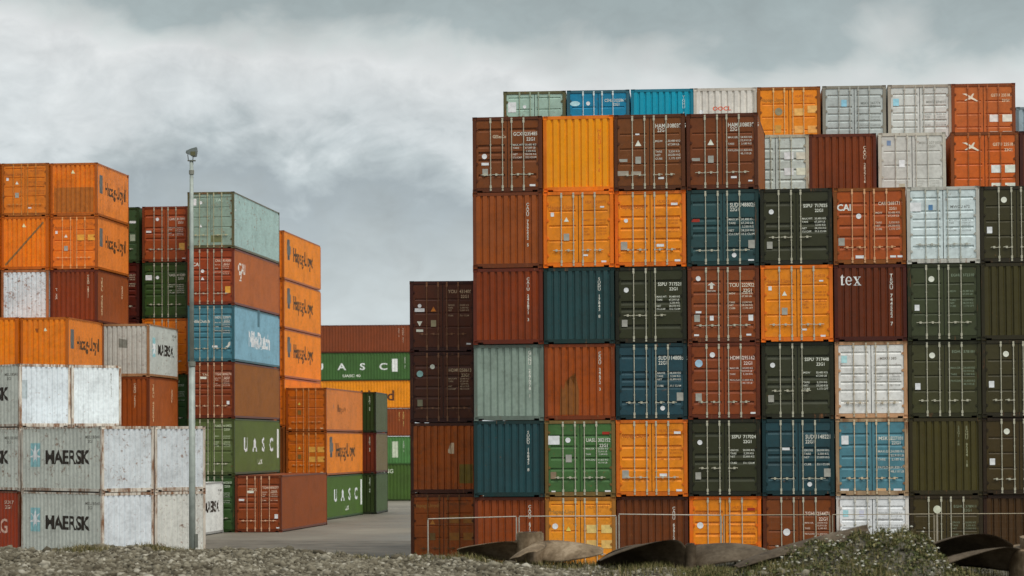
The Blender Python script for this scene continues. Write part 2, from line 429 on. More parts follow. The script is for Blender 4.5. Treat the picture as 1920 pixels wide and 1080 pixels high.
def logo_side(root, which, D, style, col=None):
    L, H, W = D
    def P(me, fx, z, c, name='lettering'): return put(root, which, D, name, me, fx*L, z, tm(c))
    def P2(pts, fx, z, c, name):
        return put(root, which, D, name, m_poly(pts), fx*L, z, tm(c))
    if style == 'hapag':
        k = 1.0 if L < 8 else 1.35; top = H*.52
        P2([(x*.80*(1 if L<8 else 1.6), y*.50*k) for x, y in LOGO_A], .13, top + .26*k, (96, 98, 98), 'emblem')
        P(m_text("Hapag-Lloyd", .86*k, .022, 1.0, sx=(.92 if L < 8 else 1.12)), .245, top + .52*k, (78, 56, 38))
    elif style == 'hapag_faded':
        P2([(x*.25, y*.26) for x, y in LOGO_A], .20, H*.5+.2, (92, 104, 112), 'emblem')
        P(m_text("Hapag-Lloyd", .62, .012, sx=.9), .30, H*.5 + .42, (110, 66, 40))
    elif style in ('maersk', 'maersk2'):
        y = H*.56
        P2([(-.34, -.48), (.34, -.48), (.34, .48), (-.34, .48)], .175, y+.02, (136, 180, 184), 'emblem')
        st = put(root, which, D, 'star_emblem', m_poly(star_pts(.44)), .175*L, y+.02, tm((240, 242, 238)))
        nv = face_mtx(which, L, H, W).col[2].xyz; st.location = st.location + nv * .006
        P(m_text("MAERSK", .76, .026, .98, sx=1.20), .30, y + .28, (46, 38, 26))
        P(m_text("MSKU 285640\n   22G1", .17, .005), .80, H - .35, (96, 92, 84), 'number_lettering')
    elif style == 'uasc':
        for ch, fx in zip("UASC", (.24, .43, .62, .80)):
            P(m_text(ch, 1.0, .03, ax='CENTER', sx=1.45), fx, H*.56 + .4, (226, 226, 214))
        P(m_text("UASC", .40, .02, ax='CENTER', sx=1.2), .55, H*.29, (200, 202, 190))
        P2([(-.17, -.8), (.17, -.8), (.17, .8), (-.17, .8)], .955, H*.56, (216, 216, 206), 'panel_marking')
    elif style == 'uasc_far':
        for ch, dx in zip("UASC", (8.62, 6.52, 4.58, 2.62)):
            put(root, which, D, 'lettering', m_text(ch, .88, .02, ax='CENTER', sx=1.3), L - dx, H*.54 + .32, tm((222, 222, 208)))
        put(root, which, D, 'lettering', m_text("UASC 40", .34, .02, ax='CENTER', sx=1.3), L-5.6, H*.24, tm((210, 210, 196)))
        put(root, which, D, 'panel_marking', m_poly([(-.27, -.6), (.27, -.6), (.27, .6), (-.27, .6)]), L-1.55, H*.55, tm((214, 216, 206)))
    elif style == 'nile':
        P(m_text("NileDutch", 1.15, .03, .95, sx=1.25), .30, H*.64, (224, 228, 228))
        P(m_text("NILEDUTCH", .40, .01, sx=1.2), .40, H*.40, (190, 206, 212))
        P2([(-.32, -.45), (.32, -.45), (.32, .45), (-.32, .45)], .52, H*.86, (78, 110, 122), 'panel_marking')
    elif style == 'sud':
        P(m_text("HAMBURG\n    SÜD", .85, .012, sx=.95), .20, H*.60, (214, 168, 150))
        P(m_text("SUDU 7\n 22G1", .2, .005), .80, H*.86, (214, 190, 170), 'number_lettering')
    elif style == 'cai_side':
        P(m_text("CAI", .75, .02, sx=1.5), .09, H*.80, (220, 200, 190))
        P(m_text("2", .6, .02, sx=2.0), .115, H*.62, (220, 200, 190))
    elif style == 'dashes':
        P(m_text("C\nC\nL\nU\n \n7\n4\n5\n6", .20, .02, ls=.9, sx=2.0), .03, H*.90, (222, 226, 222), 'number_lettering')
    elif style == 'vert_l':
        P(m_text("T\nE\nX\nU\n \n4\n2\n8\n9\n0\n1", .20, .012, ls=.85, sx=1.4), .14, H*.87, (210, 180, 140), 'number_lettering')
        P(m_text("2\n2\nG\n1", .20, .012, ls=.85, sx=1.4), .78, H*.80, (200, 170, 140), 'number_lettering')
    elif style == 'hamb':
        P(m_text("E\nX\n\nS\nU\nD", .17, .012, ls=.9, sx=1.2), .9, H*.9, (206, 200, 190), 'number_lettering')

def container(name_label, front, color, L=6.058, H=2.615, W=2.438, corner=None, which='FR', yaw=0.0, base=0.0, frame_rgb=None, rust=.15,
              rods=(-.60, -.17, .16, .59), rod_rgb=(168, 164, 146), marks=(), right=None, left=None, right_rgb=None, group=None, hinges=True,
              end_rgb=None, detail=2, frame_rust=None, stain=.3, door_rust=None):
    """corner = world (x, y) of the near corner; which = FR front right, FL front left"""
    th = R(yaw); ux, uy = Vector((math.cos(th), math.sin(th))), Vector((-math.sin(th), math.cos(th)))
    c = Vector(corner); c = c + uy * (L/2) + (ux * (-W/2) if which == 'FR' else ux * (W/2))
    D = (L, H, W)
    if front is None:                       # a container wholly behind others
        o = mesh_obj('shipping_container', m_plain(*D), paint(color, .2), None, Matrix.Translation((c.x, c.y, base)) @ Matrix.Rotation(th, 4, 'Z'))
        tag(o, 'container wholly hidden behind other containers', 'container', 'containers hidden behind others')
        return o
    root = bpy.data.objects.new('shipping_container', None); COL.objects.link(root)
    root.empty_display_size = .3
    root.location = (c.x, c.y, base); root.rotation_euler = (0, 0, th)
    tag(root, name_label, 'container', group)
    body = paint(color, rust, stain=stain)
    fr_ = frame_rgb or tuple(int(v*.76) for v in color)
    fm = paint(fr_, frame_rust if frame_rust else min(1.0, rust + .22), stain=.35)
    mesh_obj('frame', m_frame(*D), fm, root)
    for sx in (-1, 1):
        for sy in ((-1, 1) if detail > 1 else (-1,)):
            for z in (0, H - .1195):
                M = Matrix.Translation((sx*(W/2-.0825+.002), sy*(L/2-.085+.002), z)) @ Matrix.Rotation(0 if sy < 0 else math.pi, 4, 'Z')
                mesh_obj('corner_casting', m_casting(), fm, root, M)
    rgb_side = right_rgb or color
    bside = paint(rgb_side, rust, stain=stain)
    for w in ('left', 'right'):
        mesh_obj('side_wall', m_wall(w, *D), bside, root, face_mtx(w, *D))
    mesh_obj('end_wall', m_wall('back', *D), body, root, face_mtx('back', *D))
    mesh_obj('roof', m_box('roof', -W/2+.07, W/2-.07, -L/2+.08, L/2-.08, H-.055, H-.028), body, root)
    mesh_obj('underframe', m_box('under', -W/2+.07, W/2-.07, -L/2+.081, L/2-.081, .06, .14), fm, root)
    FM = face_mtx('front', *D)
    if front == 'E':
        mesh_obj('end_wall', m_wall('front', *D), paint(end_rgb, rust, stain=stain) if end_rgb else body, root, FM)
    else:
        dm = body if door_rust is None else paint(color, door_rust, stain=stain)
        rodm = flat(rod_rgb, .5, name="rod_metal")
        leaves = {}
        for s in (-1, 1):
            dr = mesh_obj('door', m_door(front, H, W, s), dm, root, FM); leaves[s] = dr
            if hinges:
                xh = PW + .03 if s < 0 else W - PW - .03
                for zq in (.16, .38, .62, .84):
                    mesh_obj('hinge', m_hinge(), fm, dr, Matrix.Translation((xh, zq*H, -.016)))
        for q in rods:
            s = -1 if q < 0 else 1; x = W/2 + q * (W/2) / 1.0 * .80
            mesh_obj('locking_bar', m_rod(H), rodm, leaves[s], Matrix.Translation((x, 0, .004)))
        hy = H * (.365 if front == 'D6' else random.choice((.205, .225, .235, .25))); hl = random.uniform(.28, .38)
        if detail > 1:
            for q in rods:
                s = -1 if q < 0 else 1; x = W/2 + q * (W/2) * .80
                dirn = (-1 if q in (rods[0],) else -1) if s < 0 else 1
                mesh_obj('handle', m_handle(dirn, .34 if abs(q) > .3 else .36) if hl > .33 else m_handle(dirn, .29), rodm, leaves[s], Matrix.Translation((x, hy, .012)))
        mesh_obj('door_gasket', m_box('gask', W/2-.011, W/2+.011, .175, H-.125, -.084, -.05), flat((30, 26, 22)), root, FM)
    # markings on the front
    for mk in marks:
        k = mk[0]
        dr = front != 'E'
        if k == 'id':          # number on the right leaf: ('id', prefix, digits, rgb, ytop)
            _, pre, dg, rgb, yt = mk
            z = H * (1 - yt)
            for s_, fx in ((pre, .585), (dg, .755)):
                put(root, 'front', D, 'number_lettering', m_text(s_, .175, .012, 1.0, sx=.82), fx*W, z, tm(rgb), door=dr)
            put(root, 'front', D, 'number_lettering', m_text("22G1", .165, .012, sx=.85), .775*W, z - .19, tm(rgb), door=dr)
        elif k == 'tab':       # weight table ('tab', rgb, ytop, scale)
            _, rgb, yt, sc = mk
            z = H * (1 - yt)
            va, vb = random.choice((("MAX.WT.\nTARE\n\nNET\nCU.CAP.", "30,480 KG\n67,200 LB\n 2,230 KG\n28,250 KG\n33.2 CU.M"),
                                    ("MAX.GR.\n\nTARE\n\nPAYLOAD", "24,000 KG\n52,910 LB\n 2,180 KG\n\n21,820 KG\n48,110 LB"),
                                    ("MGW\n\n\nTARE\nNET\nCUBE", "30,480 KG\n67,200 LB\n\n 2,250 KG\n28,230 KG\n 1,172 CFT"),
                                    ("GROSS\nTARE\nNET\n\nCUBE", "28,000 KG\n 2,200 KG\n25,800 KG\n\n33.1 CU.M")))
            ts = .085*sc*random.uniform(.88, 1.08); z += random.uniform(-.05, .05)
            put(root, 'front', D, 'data_lettering', m_text(va, ts, .006, ls=1.22), .58*W, z, tm(rgb), door=dr)
            put(root, 'front', D, 'data_lettering', m_text(vb, ts, .006, ls=1.22), .755*W, z, tm(rgb), door=dr)
        elif k == 'v':         # stacked number ('v', text, fx, ytop, size, rgb)
            _, s_, fx, yt, sz, rgb = mk
            put(root, 'front', D, 'number_lettering', m_text("\n".join(s_), sz, .014, ls=.80, ax='CENTER', sx=1.0), fx*W, H*(1-yt), tm(rgb), door=dr)
        elif k == 'T':         # free text ('T', text, fx, ytop, size, rgb, bold, sx)
            _, s_, fx, yt, sz, rgb, bo, sx_ = mk
            put(root, 'front', D, 'lettering', m_text(s_, sz, bo, sx=sx_), fx*W, H*(1-yt), tm(rgb), door=dr)
        elif k == 'X':         # the serif word, cut from polygons
            _, fx, yt, sz, rgb = mk
            put(root, 'front', D, 'lettering', m_serif_tex(sz), fx*W, H*(1-yt), tm(rgb), door=dr)
        elif k == 's':         # sticker ('s', shape, fx, fy, size, colourkey)
            _, sh, fx, fy, sz, ck = mk
            put(root, 'front', D, 'sticker', m_poly(STICK[sh](sz)), fx*W, H*(1-fy), flat(SC[ck] if isinstance(ck, str) else ck, .5), door=dr, lift=-.022)
        elif k == 'P':         # polygon marking ('P', pts, fx, fy, rgb)
            _, pts, fx, fy, rgb = mk
            put(root, 'front', D, 'emblem', m_poly(pts), fx*W, H*(1-fy), tm(rgb), door=dr, lift=-.024)
    if right: logo_side(root, 'right', D, right)
    if left: logo_side(root, 'left', D, left)
    return root

# ------------------------------------------------------------------ colours read off the photograph (lit surface, sRGB)
OR = (240, 123, 18); OR2 = (216, 122, 30); ORD = (206, 112, 36); YO = (218, 132, 44); BR = (108, 60, 28); RB = (134, 70, 38); RD = (116, 53, 20); DR = (90, 45, 18)
TE = (44, 70, 74); TD = (42, 66, 72); OD = (52, 53, 43); OL = (64, 62, 46); OLB = (58, 55, 42); GB = (124, 138, 128); GR = (66, 100, 52); WH = (206, 208, 206)
BL = (74, 116, 128); CAI = (152, 74, 38); RU = (150, 78, 34); MI = (150, 173, 160); BL2 = (24, 116, 150); CY = (14, 136, 160); LG = (196, 190, 182); GY = (160, 166, 164)
ORR = (168, 92, 50); GD = (56, 80, 50); SB = (118, 156, 172); UG = (84, 96, 52)
W3 = (-.60, -.17, .16)
def stdmarks(pre, dg, rgb=WHITE, yt=.10, ty=.29, extra=()):
    return (('id', pre, dg, rgb, yt), ('tab', rgb, ty, 1.0)) + tuple(extra)
SSPU = lambda d, rgb=(205, 205, 192): (('T', 'SSPU', .60, .20, .16, rgb, .012, .9), ('T', d, .76, .20, .16, rgb, .012, .9), ('T', '22G1', .76, .265, .15, rgb, .012, .9),
        ('tab', rgb, .37, 1.15), ('s', 'c', .155, .30, .085, 'w'), ('s', 'q', .13, .735, .12, 'g'))
HAP = lambda d, rgb=(176, 96, 20): (('T', 'Hapag-Lloyd', .06, .17, .20, rgb, .01, .95), ('T', 'HLXU ' + d + '\n      22G1', .60, .12, .135, rgb, .008, .9), ('tab', rgb, .35, 1.0))
STICKH = (('s', 'q', .13, .30, .07, 'w'), ('s', 't', .33, .37, .085, 'c'), ('s', 'q', .33, .60, .12, 'g'), ('s', 'w', .60, .84, .06, 'w'), ('s', 'w', .86, .925, .06, 'w'), ('s', 'w', .84, .21, .05, 'w'))

# ------------------------------------------------------------------ the tall front wall
def spot(px, s):                       # a point at the given scale (pixels per metre)
    return ((px - 960.0) / s, F_PX / s)
EDGE = [887.5, 1020, 1153.5, 1289, 1426.5, 1564.5, 1702.5, 1840.5, 1979]
S1 = lambda px: 54.6 + (px - 887) * (.85 / 953)
LV = 2.615
ORD_ = ['first', 'second', 'third', 'fourth', 'fifth', 'sixth', 'seventh', 'eighth', 'ninth']
def where(col, lev): return f"{ORD_[col]} stack of the tall wall, {ORD_[lev]} layer up"
circ = lambda x, y, c='w', s=.09: ('s', 'c', x, y, s, c)
sq = lambda x, y, c='g', s=.12: ('s', 'q', x, y, s, c)
wide = lambda x, y, c='w', s=.07: ('s', 'w', x, y, s, c)
WALL = {
 (0,5): ('brown ribbed doors with white numbers', 'D1', BR, dict(marks=stdmarks('GCXU', '235485 5', yt=.20, ty=.37, extra=(circ(.17,.52), wide(.18,.62,'w',.09), sq(.18,.73), wide(.86,.91), ('T','GESeaCo',.29,.235,.15,CREAM,.01,.8))))),
 (1,5): ('bright orange corrugated end', 'E', (244,134,12), dict(rust=.02, stain=.12, frame_rgb=(214,112,14), marks=(('v','HLXU 3145 6',.80,.17,.17,(206,104,10)),))),
 (2,5): ('brown doors with grimy foot', 'D2', (106,62,34), dict(rust=.3, marks=(('T','HAMU',.58,.12,.20,WHITE,.012,.8),('T','108038  5',.75,.12,.20,WHITE,.012,.8),('T','22G1',.61,.18,.18,WHITE,.012,.8),('tab',WHITE,.32,1.15),('s','t',.34,.38,.11,'c'),sq(.34,.60),wide(.13,.60,'g',.1),wide(.11,.77,(150,140,128),.16),wide(.31,.77,(150,140,128),.12),wide(.66,.84),wide(.33,.26,'w',.05)))),
 (3,5): ('brown doors beside the roof gap', 'D2', (106,58,30), dict(marks=(('T','HAMU',.58,.12,.20,WHITE,.012,.8),('T','108038  5',.75,.12,.20,WHITE,.012,.8),('T','22G1',.61,.18,.18,WHITE,.012,.8),('tab',WHITE,.32,1.15),('s','t',.34,.38,.11,'c'),sq(.34,.60),wide(.13,.60,'g',.1),wide(.66,.84),wide(.89,.89,'w',.05)), right_rgb=(128,76,46))),
 (0,4): ('reddish brown corrugated end', 'E', RB, dict(marks=(('v','CAXU 739222 5',.79,.14,.145,WHITE),))),
 (1,4): ('orange doors with yellow warning triangle', 'D2', OR, dict(frame_rgb=(214,106,20), rust=.03, marks=HAP('320973')+STICKH)),
 (2,4): ('orange doors with grey plate at left', 'D5', OR, dict(frame_rgb=(200,100,24), rust=.08, marks=HAP('314405')+(sq(.13,.72,'g',.14),wide(.84,.18,'w',.08),wide(.64,.72,'w',.09),wide(.88,.92),circ(.16,.39,'w',.07)))),
 (3,4): ('dark teal ribbed doors with red mark', 'D1', TE, dict(marks=(('T','SUDU',.60,.17,.19,WHITE,.012,.8),('T','488025',.77,.17,.19,WHITE,.012,.8),('T','22G1',.60,.23,.18,WHITE,.012,.8),('tab',WHITE,.37,1.15),sq(.90,.72,'g',.14),circ(.655,.86,'w',.08),wide(.12,.40,'r',.10),wide(.89,.93)))),
 (4,4): ('dark grey green three-bar doors', 'D6', OD, dict(rods=W3, marks=SSPU('717025 5'))),
 (5,4): ('orange red ribbed doors lettered CAI', 'D5', CAI, dict(rust=.3, frame_rgb=(120,70,36), rod_rgb=(196,150,112), marks=(('T','CAI',.05,.20,.30,(228,214,204),.03,1.0),('T','CAIU',.62,.18,.16,(220,190,170),.01,.85),('T','268171 5',.76,.18,.16,(220,190,170),.01,.85),('T','22G1',.77,.25,.14,(220,190,170),.01,.85),('tab',(225,190,170),.33,1.1),circ(.35,.37),sq(.11,.70,'g',.13),wide(.36,.90,'w',.1),wide(.82,.90),wide(.92,.90)))),
 (6,4): ('white ribbed doors with blue label', 'D3', (190,200,200), dict(rust=.28, frame_rgb=(170,168,160), rod_rgb=(160,160,150), marks=(('s','r',.12,.26,.15,'w'),sq(.33,.27,(80,120,160),.09),('T','MWCU 672',.60,.24,.13,(110,112,110),.01,1.0),('tab',(130,134,132),.42,.9)))),
 (7,4): ('dark olive doors at picture edge', 'D2', OLB, dict(marks=(circ(.33,.18,'c',.10),sq(.13,.57,'w',.11)))),
 (0,3): ('rust red corrugated end', 'E', RD, dict(marks=(('v','CAIU 245871 3',.79,.12,.145,WHITE),))),
 (1,3): ('dark teal corrugated end', 'E', (42,66,70), dict(marks=(('v','SUDU 17843 8',.79,.13,.145,WHITE),))),
 (2,3): ('dark olive three-bar doors over blue ones', 'D6', (50,52,42), dict(rods=W3, marks=SSPU('717521 0'))),
 (3,3): ('brown doors with white arrow emblem', 'D5', (122,64,38), dict(rust=.3, marks=stdmarks('TCIU','222922 2',(226,200,180),yt=.22,ty=.36,extra=(circ(.15,.16,'w',.085),('P',[(-.14,.02),(0,.13),(.14,.02),(.05,.03),(.05,-.1),(-.05,-.1),(-.05,.03)],.335,.26,WHITE),('T','TRITON',.27,.31,.08,WHITE,.01,1.0),wide(.15,.60),sq(.13,.68,'g',.12),('s','q',.335,.68,.08,'w'),sq(.88,.68,'w',.10),wide(.12,.90,'w',.06),wide(.85,.90,'w',.06))))),
 (4,3): ('orange doors with framed triangle label', 'D2', OR, dict(frame_rgb=(206,104,22), rust=.05, marks=HAP('314218')+STICKH)),
 (5,3): ('dark red corrugated end lettered tex', 'E', DR, dict(marks=(('v','TEXU 744522 7',.79,.12,.17,WHITE),('X',.085,.165,.26,(226,218,208))))),
 (6,3): ('olive doors above olive doors', 'D2', (60,65,50), dict(marks=(circ(.33,.20,'c',.10),sq(.13,.57,'w',.10),('T','EGHU 372210',.60,.13,.13,(120,132,112),.008,1.0),('tab',(120,132,112),.33,1.0)))),
 (7,3): ('olive corrugated end at picture edge', 'E', (62,58,40), dict()),
 (0,2): ('pale grey blue corrugated end', 'E', GB, dict(marks=(('v','GCNU 227078 1',.80,.08,.155,WHITE),))),
 (1,2): ('rust orange stained corrugated end', 'E', (140,68,24), dict(rust=.3, stain=.6, marks=(('P',[(-.36,-.8),(.30,-.8),(.31,.05),(.20,.62),(.16,.2),(.02,.5),(-.04,.15),(-.14,.34),(-.2,.05),(-.3,.2)],.36,.62,(122,74,32)),('v','CRXU 34672 3',.79,.10,.14,WHITE),))),
 (2,2): ('dark teal blue ribbed doors', 'D1', (40,66,76), dict(marks=(('T','SUDU',.60,.16,.19,WHITE,.012,.8),('T','148085 2',.77,.16,.19,WHITE,.012,.8),('T','22G1',.60,.225,.18,WHITE,.012,.8),('tab',WHITE,.36,1.15),sq(.90,.70,'g',.14),circ(.655,.85,'w',.08)))),
 (3,2): ('red brown doors with blue round label', 'D5', (120,60,34), dict(rust=.25, marks=stdmarks('HDMU','295162 1',(220,190,180),yt=.17,ty=.33,extra=(circ(.15,.27,(150,180,200),.13),circ(.34,.16),sq(.145,.71,'g',.13),wide(.90,.92,'w',.06))))),
 (4,2): ('dark olive three-bar doors, blue doors below', 'D6', (54,56,46), dict(rods=W3, marks=SSPU('717448 5'))),
 (5,2): ('white ribbed doors with rusty frame', 'D3', (206,204,200), dict(rust=.35, frame_rgb=(176,136,104), rod_rgb=(172,160,140), marks=(sq(.13,.23,(170,210,220),.12),('T','MSKU 385',.62,.20,.13,(120,112,104),.01,1.0),('tab',(150,150,145),.40,.9)))),
 (6,2): ('olive doors above a plain end', 'D2', (62,62,46), dict(marks=(circ(.33,.19,'c',.10),sq(.13,.59,'w',.11),('T','EGHU 378101',.60,.12,.13,(120,132,112),.008,1.0),('tab',(120,132,112),.33,1.0)))),
 (7,2): ('olive doors cut by picture edge', 'D2', (60,56,42), dict(marks=(circ(.33,.18,'c',.10),sq(.13,.57,'w',.11)))),
 (0,1): ('deep teal corrugated end', 'E', (40,66,72), dict(marks=(('v','SUDU 16845 8',.78,.13,.145,WHITE),))),
 (1,1): ('green doors with white labels', 'D5', (66,98,60), dict(rust=.3, frame_rgb=(108,88,56), marks=stdmarks('UASU','302152',yt=.23,ty=.36,extra=(('s','r',.13,.26,.15,'w'),circ(.33,.26,'w',.09),sq(.34,.50,'g',.13),sq(.12,.72,(130,110,90),.12),wide(.12,.93,'w',.05),wide(.89,.93),wide(.87,.17,'r',.09))))),
 (2,1): ('orange ribbed doors, teal and olive beside', 'D5', (230,124,24), dict(frame_rgb=(190,98,28), rust=.12, marks=HAP('352783')+(sq(.13,.71,'g',.14),wide(.86,.17,'w',.08),wide(.66,.72,'w',.09),wide(.88,.92)))),
 (3,1): ('dark olive three-bar doors over orange ones', 'D6', (50,52,42), dict(rods=W3, marks=SSPU('717024 8'))),
 (4,1): ('dark teal doors with white patch label', 'D1', (40,66,74), dict(marks=(('T','SUDU',.60,.20,.19,WHITE,.012,.8),('T','148221 5',.77,.20,.19,WHITE,.012,.8),('T','22G1',.60,.265,.18,WHITE,.012,.8),('tab',WHITE,.40,1.15),sq(.90,.70,'g',.14),circ(.655,.85,'w',.08),wide(.33,.39,'w',.09)))),
 (5,1): ('blue ribbed doors in rusty cream frame', 'D5', BL, dict(rust=.5, frame_rgb=(150,126,100), rod_rgb=(190,170,140), door_rust=.3, marks=(('s','q',.13,.28,.15,'w'),('T','MSKU',.59,.23,.17,WHITE,.015,1.0),('T','227101 8',.76,.23,.17,WHITE,.015,.85),('T','22G1',.77,.29,.16,WHITE,.015,.9),('tab',WHITE,.40,1.25),wide(.12,.93,'w',.1),wide(.62,.93,(200,160,120),.12),wide(.85,.93,'w',.1)))),
 (6,1): ('olive corrugated end over olive doors', 'E', (66,61,40), dict(marks=(('v','22G1 FR',.68,.10,.12,(120,122,98)),('v','EGHU 9234 18',.79,.10,.145,(140,140,112))))),
 (7,1): ('brownish olive doors at right edge', 'D2', (62,52,32), dict(marks=(circ(.33,.18,'c',.10),sq(.13,.57,'w',.11)))),
 (0,0): ('red brown corrugated end behind fencing', 'E', (124,60,26), dict(marks=(('v','CAXU 672210 5',.79,.10,.145,WHITE),))),
 (1,0): ('yellow orange doors behind the propeller', 'D4', YO, dict(rust=.3, frame_rgb=(150,100,50), marks=(('T','Hapag-Lloyd',.07,.16,.19,(150,110,60),.012,.95),('T','HLXU 314718\n      22G1',.60,.11,.135,(176,104,34),.01,.9),circ(.14,.385,'w',.10),('s','t',.33,.42,.09,'y'),('s','r',.66,.42,.14,(214,180,110)),('s','r',.87,.42,.14,(214,180,110)),('s','r',.66,.62,.14,(214,170,100)),('s','r',.87,.62,.14,(214,170,100))))),
 (2,0): ('dark brown corrugated end behind fencing', 'E', (98,54,28), dict(marks=(('v','CAXU 639120 5',.80,.13,.14,WHITE),))),
 (3,0): ('orange doors behind the fence', 'D5', (234,122,18), dict(frame_rgb=(210,100,20), rust=.05, marks=HAP('352011')+(circ(.15,.38,'w',.11),wide(.86,.17,'r',.09)))),
 (4,0): ('dark brown doors, white round label', 'D2', (110,60,30), dict(rust=.2, marks=stdmarks('TGHU','254471 8',(216,190,176),yt=.20,ty=.33,extra=(circ(.33,.47,'w',.12),)))),
 (5,0): ('white doors above the grassy mound', 'D3', (212,212,212), dict(rust=.2, frame_rgb=(196,190,184), rod_rgb=(180,176,166), marks=(sq(.13,.23,(160,205,215),.11),sq(.35,.23,(196,196,220),.10),('tab',(150,150,150),.22,1.0)))),
 (6,0): ('dark olive doors behind the round sign', 'D2', (62,54,36), dict(marks=(('T','EGHU 378911\n         22G1',.60,.12,.13,(112,120,100),.008,1.0),('tab',(112,120,100),.33,1.0)))),
 (7,0): ('dark brown olive corrugated end', 'E', (66,48,28), dict()),
}
YAW1 = -8.0
for c in range(8):
    px = EDGE[c]; s = S1(px); fl = spot(px, s)
    fr = spot(EDGE[c+1], S1(EDGE[c+1])); pitch = math.dist(fl, fr)
    W = min(2.438, round(pitch - .018, 3))
    for lev in range(6):
        if (c, lev) not in WALL: continue
        desc, front, color, kw = WALL[(c, lev)]
        random.seed(c * 10 + lev)
        j = random.uniform(-.04, .04)
        container(f"{desc}; {where(c, lev)}", front, color, corner=(fl[0] + (pitch - W)/2 + j*.2, fl[1] + j*1.6), which='FL', yaw=YAW1 + j*9, base=lev*LV,
                  W=W, group='containers of the tall front wall', **kw)

# second line: stands close behind the front one
S2 = lambda px: 50.9 + (px - 768) * (.8 / 1072)
FILL = dict(group='hidden containers carrying the rear rows')
E2 = [1394.5, 1520.5, 1651, 1787.5, 1917, 2046]
T2 = [('white silver doors half behind brown wall, level with roof gap', 'D5', (180,186,180), dict(frame_rgb=(166,158,140), rust=.2, marks=(('s','r',.70,.30,.13,'w'),('s','r',.70,.52,.13,'w'),('s','r',.88,.52,.13,(230,215,190)),('s','r',.88,.30,.13,(200,196,180))))),
      ('red brown corrugated end between white doors, second row back', 'E', (108,54,24), dict(marks=(('v','CAXU 283716',.83,.17,.155,(226,196,176)),))),
      ('light grey flat doors with pale blue square, second row back', 'D2', (178,176,170), dict(frame_rgb=(170,164,152), rust=.2, rod_rgb=(176,170,158), marks=(sq(.16,.14,(110,130,160),.09),sq(.35,.43,(220,236,240),.13),sq(.35,.76,(170,160,140),.13),('T','MSKU 2271035\n         22G1',.60,.12,.13,(140,136,128),.008,1.0),('tab',(150,148,140),.66,.9)))),
      ('lower orange red doors with white winged emblem, at right edge', 'D2', (180,86,32), dict(frame_rgb=(110,60,34), rod_rgb=(146,84,48), rust=.3, marks=())),
      ('dark brown container sliver at right picture edge', 'E', (84,44,26), dict())]
WING = [(-.34,.13),(-.2,.14),(-.02,.03),(.06,.13),(.12,.14),(.06,-.01),(.28,-.16),(.2,-.17),(0,-.07),(-.2,-.14),(-.26,-.13),(-.08,-.01),(-.22,.08)]
WMARK = (('P',WING,.31,.20,(226,200,180)),('s','r',.67,.52,.14,(228,220,206)),('s','r',.87,.52,.14,(228,216,196)),('s','r',.67,.77,.14,(228,216,196)),('s','r',.87,.77,.14,(228,216,196)),
         ('T','GSTU',.62,.15,.16,(226,190,160),.012,.85),('T','235181 7',.78,.15,.16,(226,190,160),.012,.85),('T','22G1',.79,.23,.15,(226,190,160),.012,.9))
for i, (desc, front, color, kw) in enumerate(T2):
    fl = spot(E2[i], S2(E2[i]))
    kw = dict(kw)
    if i == 3: kw['marks'] = WMARK
    container(desc, front, color, corner=fl, which='FL', yaw=-4.4, base=5*LV, W=2.445, group='containers of the second row', **kw)
    for lev in range(5):
        container('container wholly hidden behind the tall wall', None, BR, corner=fl, which='FL', yaw=-4.4, base=lev*LV, W=2.42, **FILL)
# low stack at the left end of the second line
fl = spot(768.5, 50.9)
C0 = [('rusty orange brown doors at foot, left of the tall wall', 'D4', (150,76,26), dict(rust=.45, stain=.5, frame_rgb=(84,46,26), rod_rgb=(110,72,40), marks=(('T','Hapag-Lloyd',.05,.13,.19,(170,120,60),.01,.95),('T','HLXU 209511',.60,.12,.13,(96,60,30),.01,.9),('s','r',.66,.36,.14,(150,96,40)),('s','r',.87,.36,.14,(150,96,40)),('s','t',.33,.40,.10,(190,120,50)),sq(.33,.60,(120,90,50),.13),('s','r',.66,.60,.14,(150,96,40)),('s','r',.87,.60,.14,(150,96,40))))),
      ('patched rust orange corrugated end left of the tall wall', 'E', (158,80,30), dict(rust=.4, stain=.5, frame_rgb=(70,40,24), marks=(('P',[(-.06,-.2),(.1,-.2),(.1,.2),(-.02,.2),(-.02,.02),(-.12,-.05),(-.12,-.16)],.62,.36,(206,180,150)),('P',[(-.25,-.35),(.25,-.35),(.25,.35),(-.25,.35)],.84,.72,(112,92,36))))),
      ('dark brown doors with pale blue round label, left of wall', 'D5', (76,42,20), dict(rust=.25, rod_rgb=(124,84,60), marks=stdmarks('HDMU','258613 8',(186,160,130),yt=.23,ty=.38,extra=(circ(.15,.31,(140,180,176),.12),circ(.34,.21,'c',.09),sq(.15,.72,(130,124,100),.12))))),
      ('dark brown doors with warning triangle, top left of wall', 'D2', (80,43,20), dict(rust=.2, rod_rgb=(124,84,60), marks=stdmarks('YCIU','431400 0',(186,160,130),yt=.12,ty=.32,extra=(circ(.15,.35,'w',.07),wide(.15,.41,'w',.13),('s','t',.36,.40,.10,(190,110,40)),('s','v',.15,.60,.1,'c'),sq(.36,.60,(150,140,110),.12),wide(.15,.70,'c',.09),wide(.89,.89,'w',.06)))))]
for lev, (desc, front, color, kw) in enumerate(C0):
    container(desc, front, color, corner=fl, which='FL', yaw=-1.5, base=lev*LV, group='low stack at the left end of the wall', **kw)

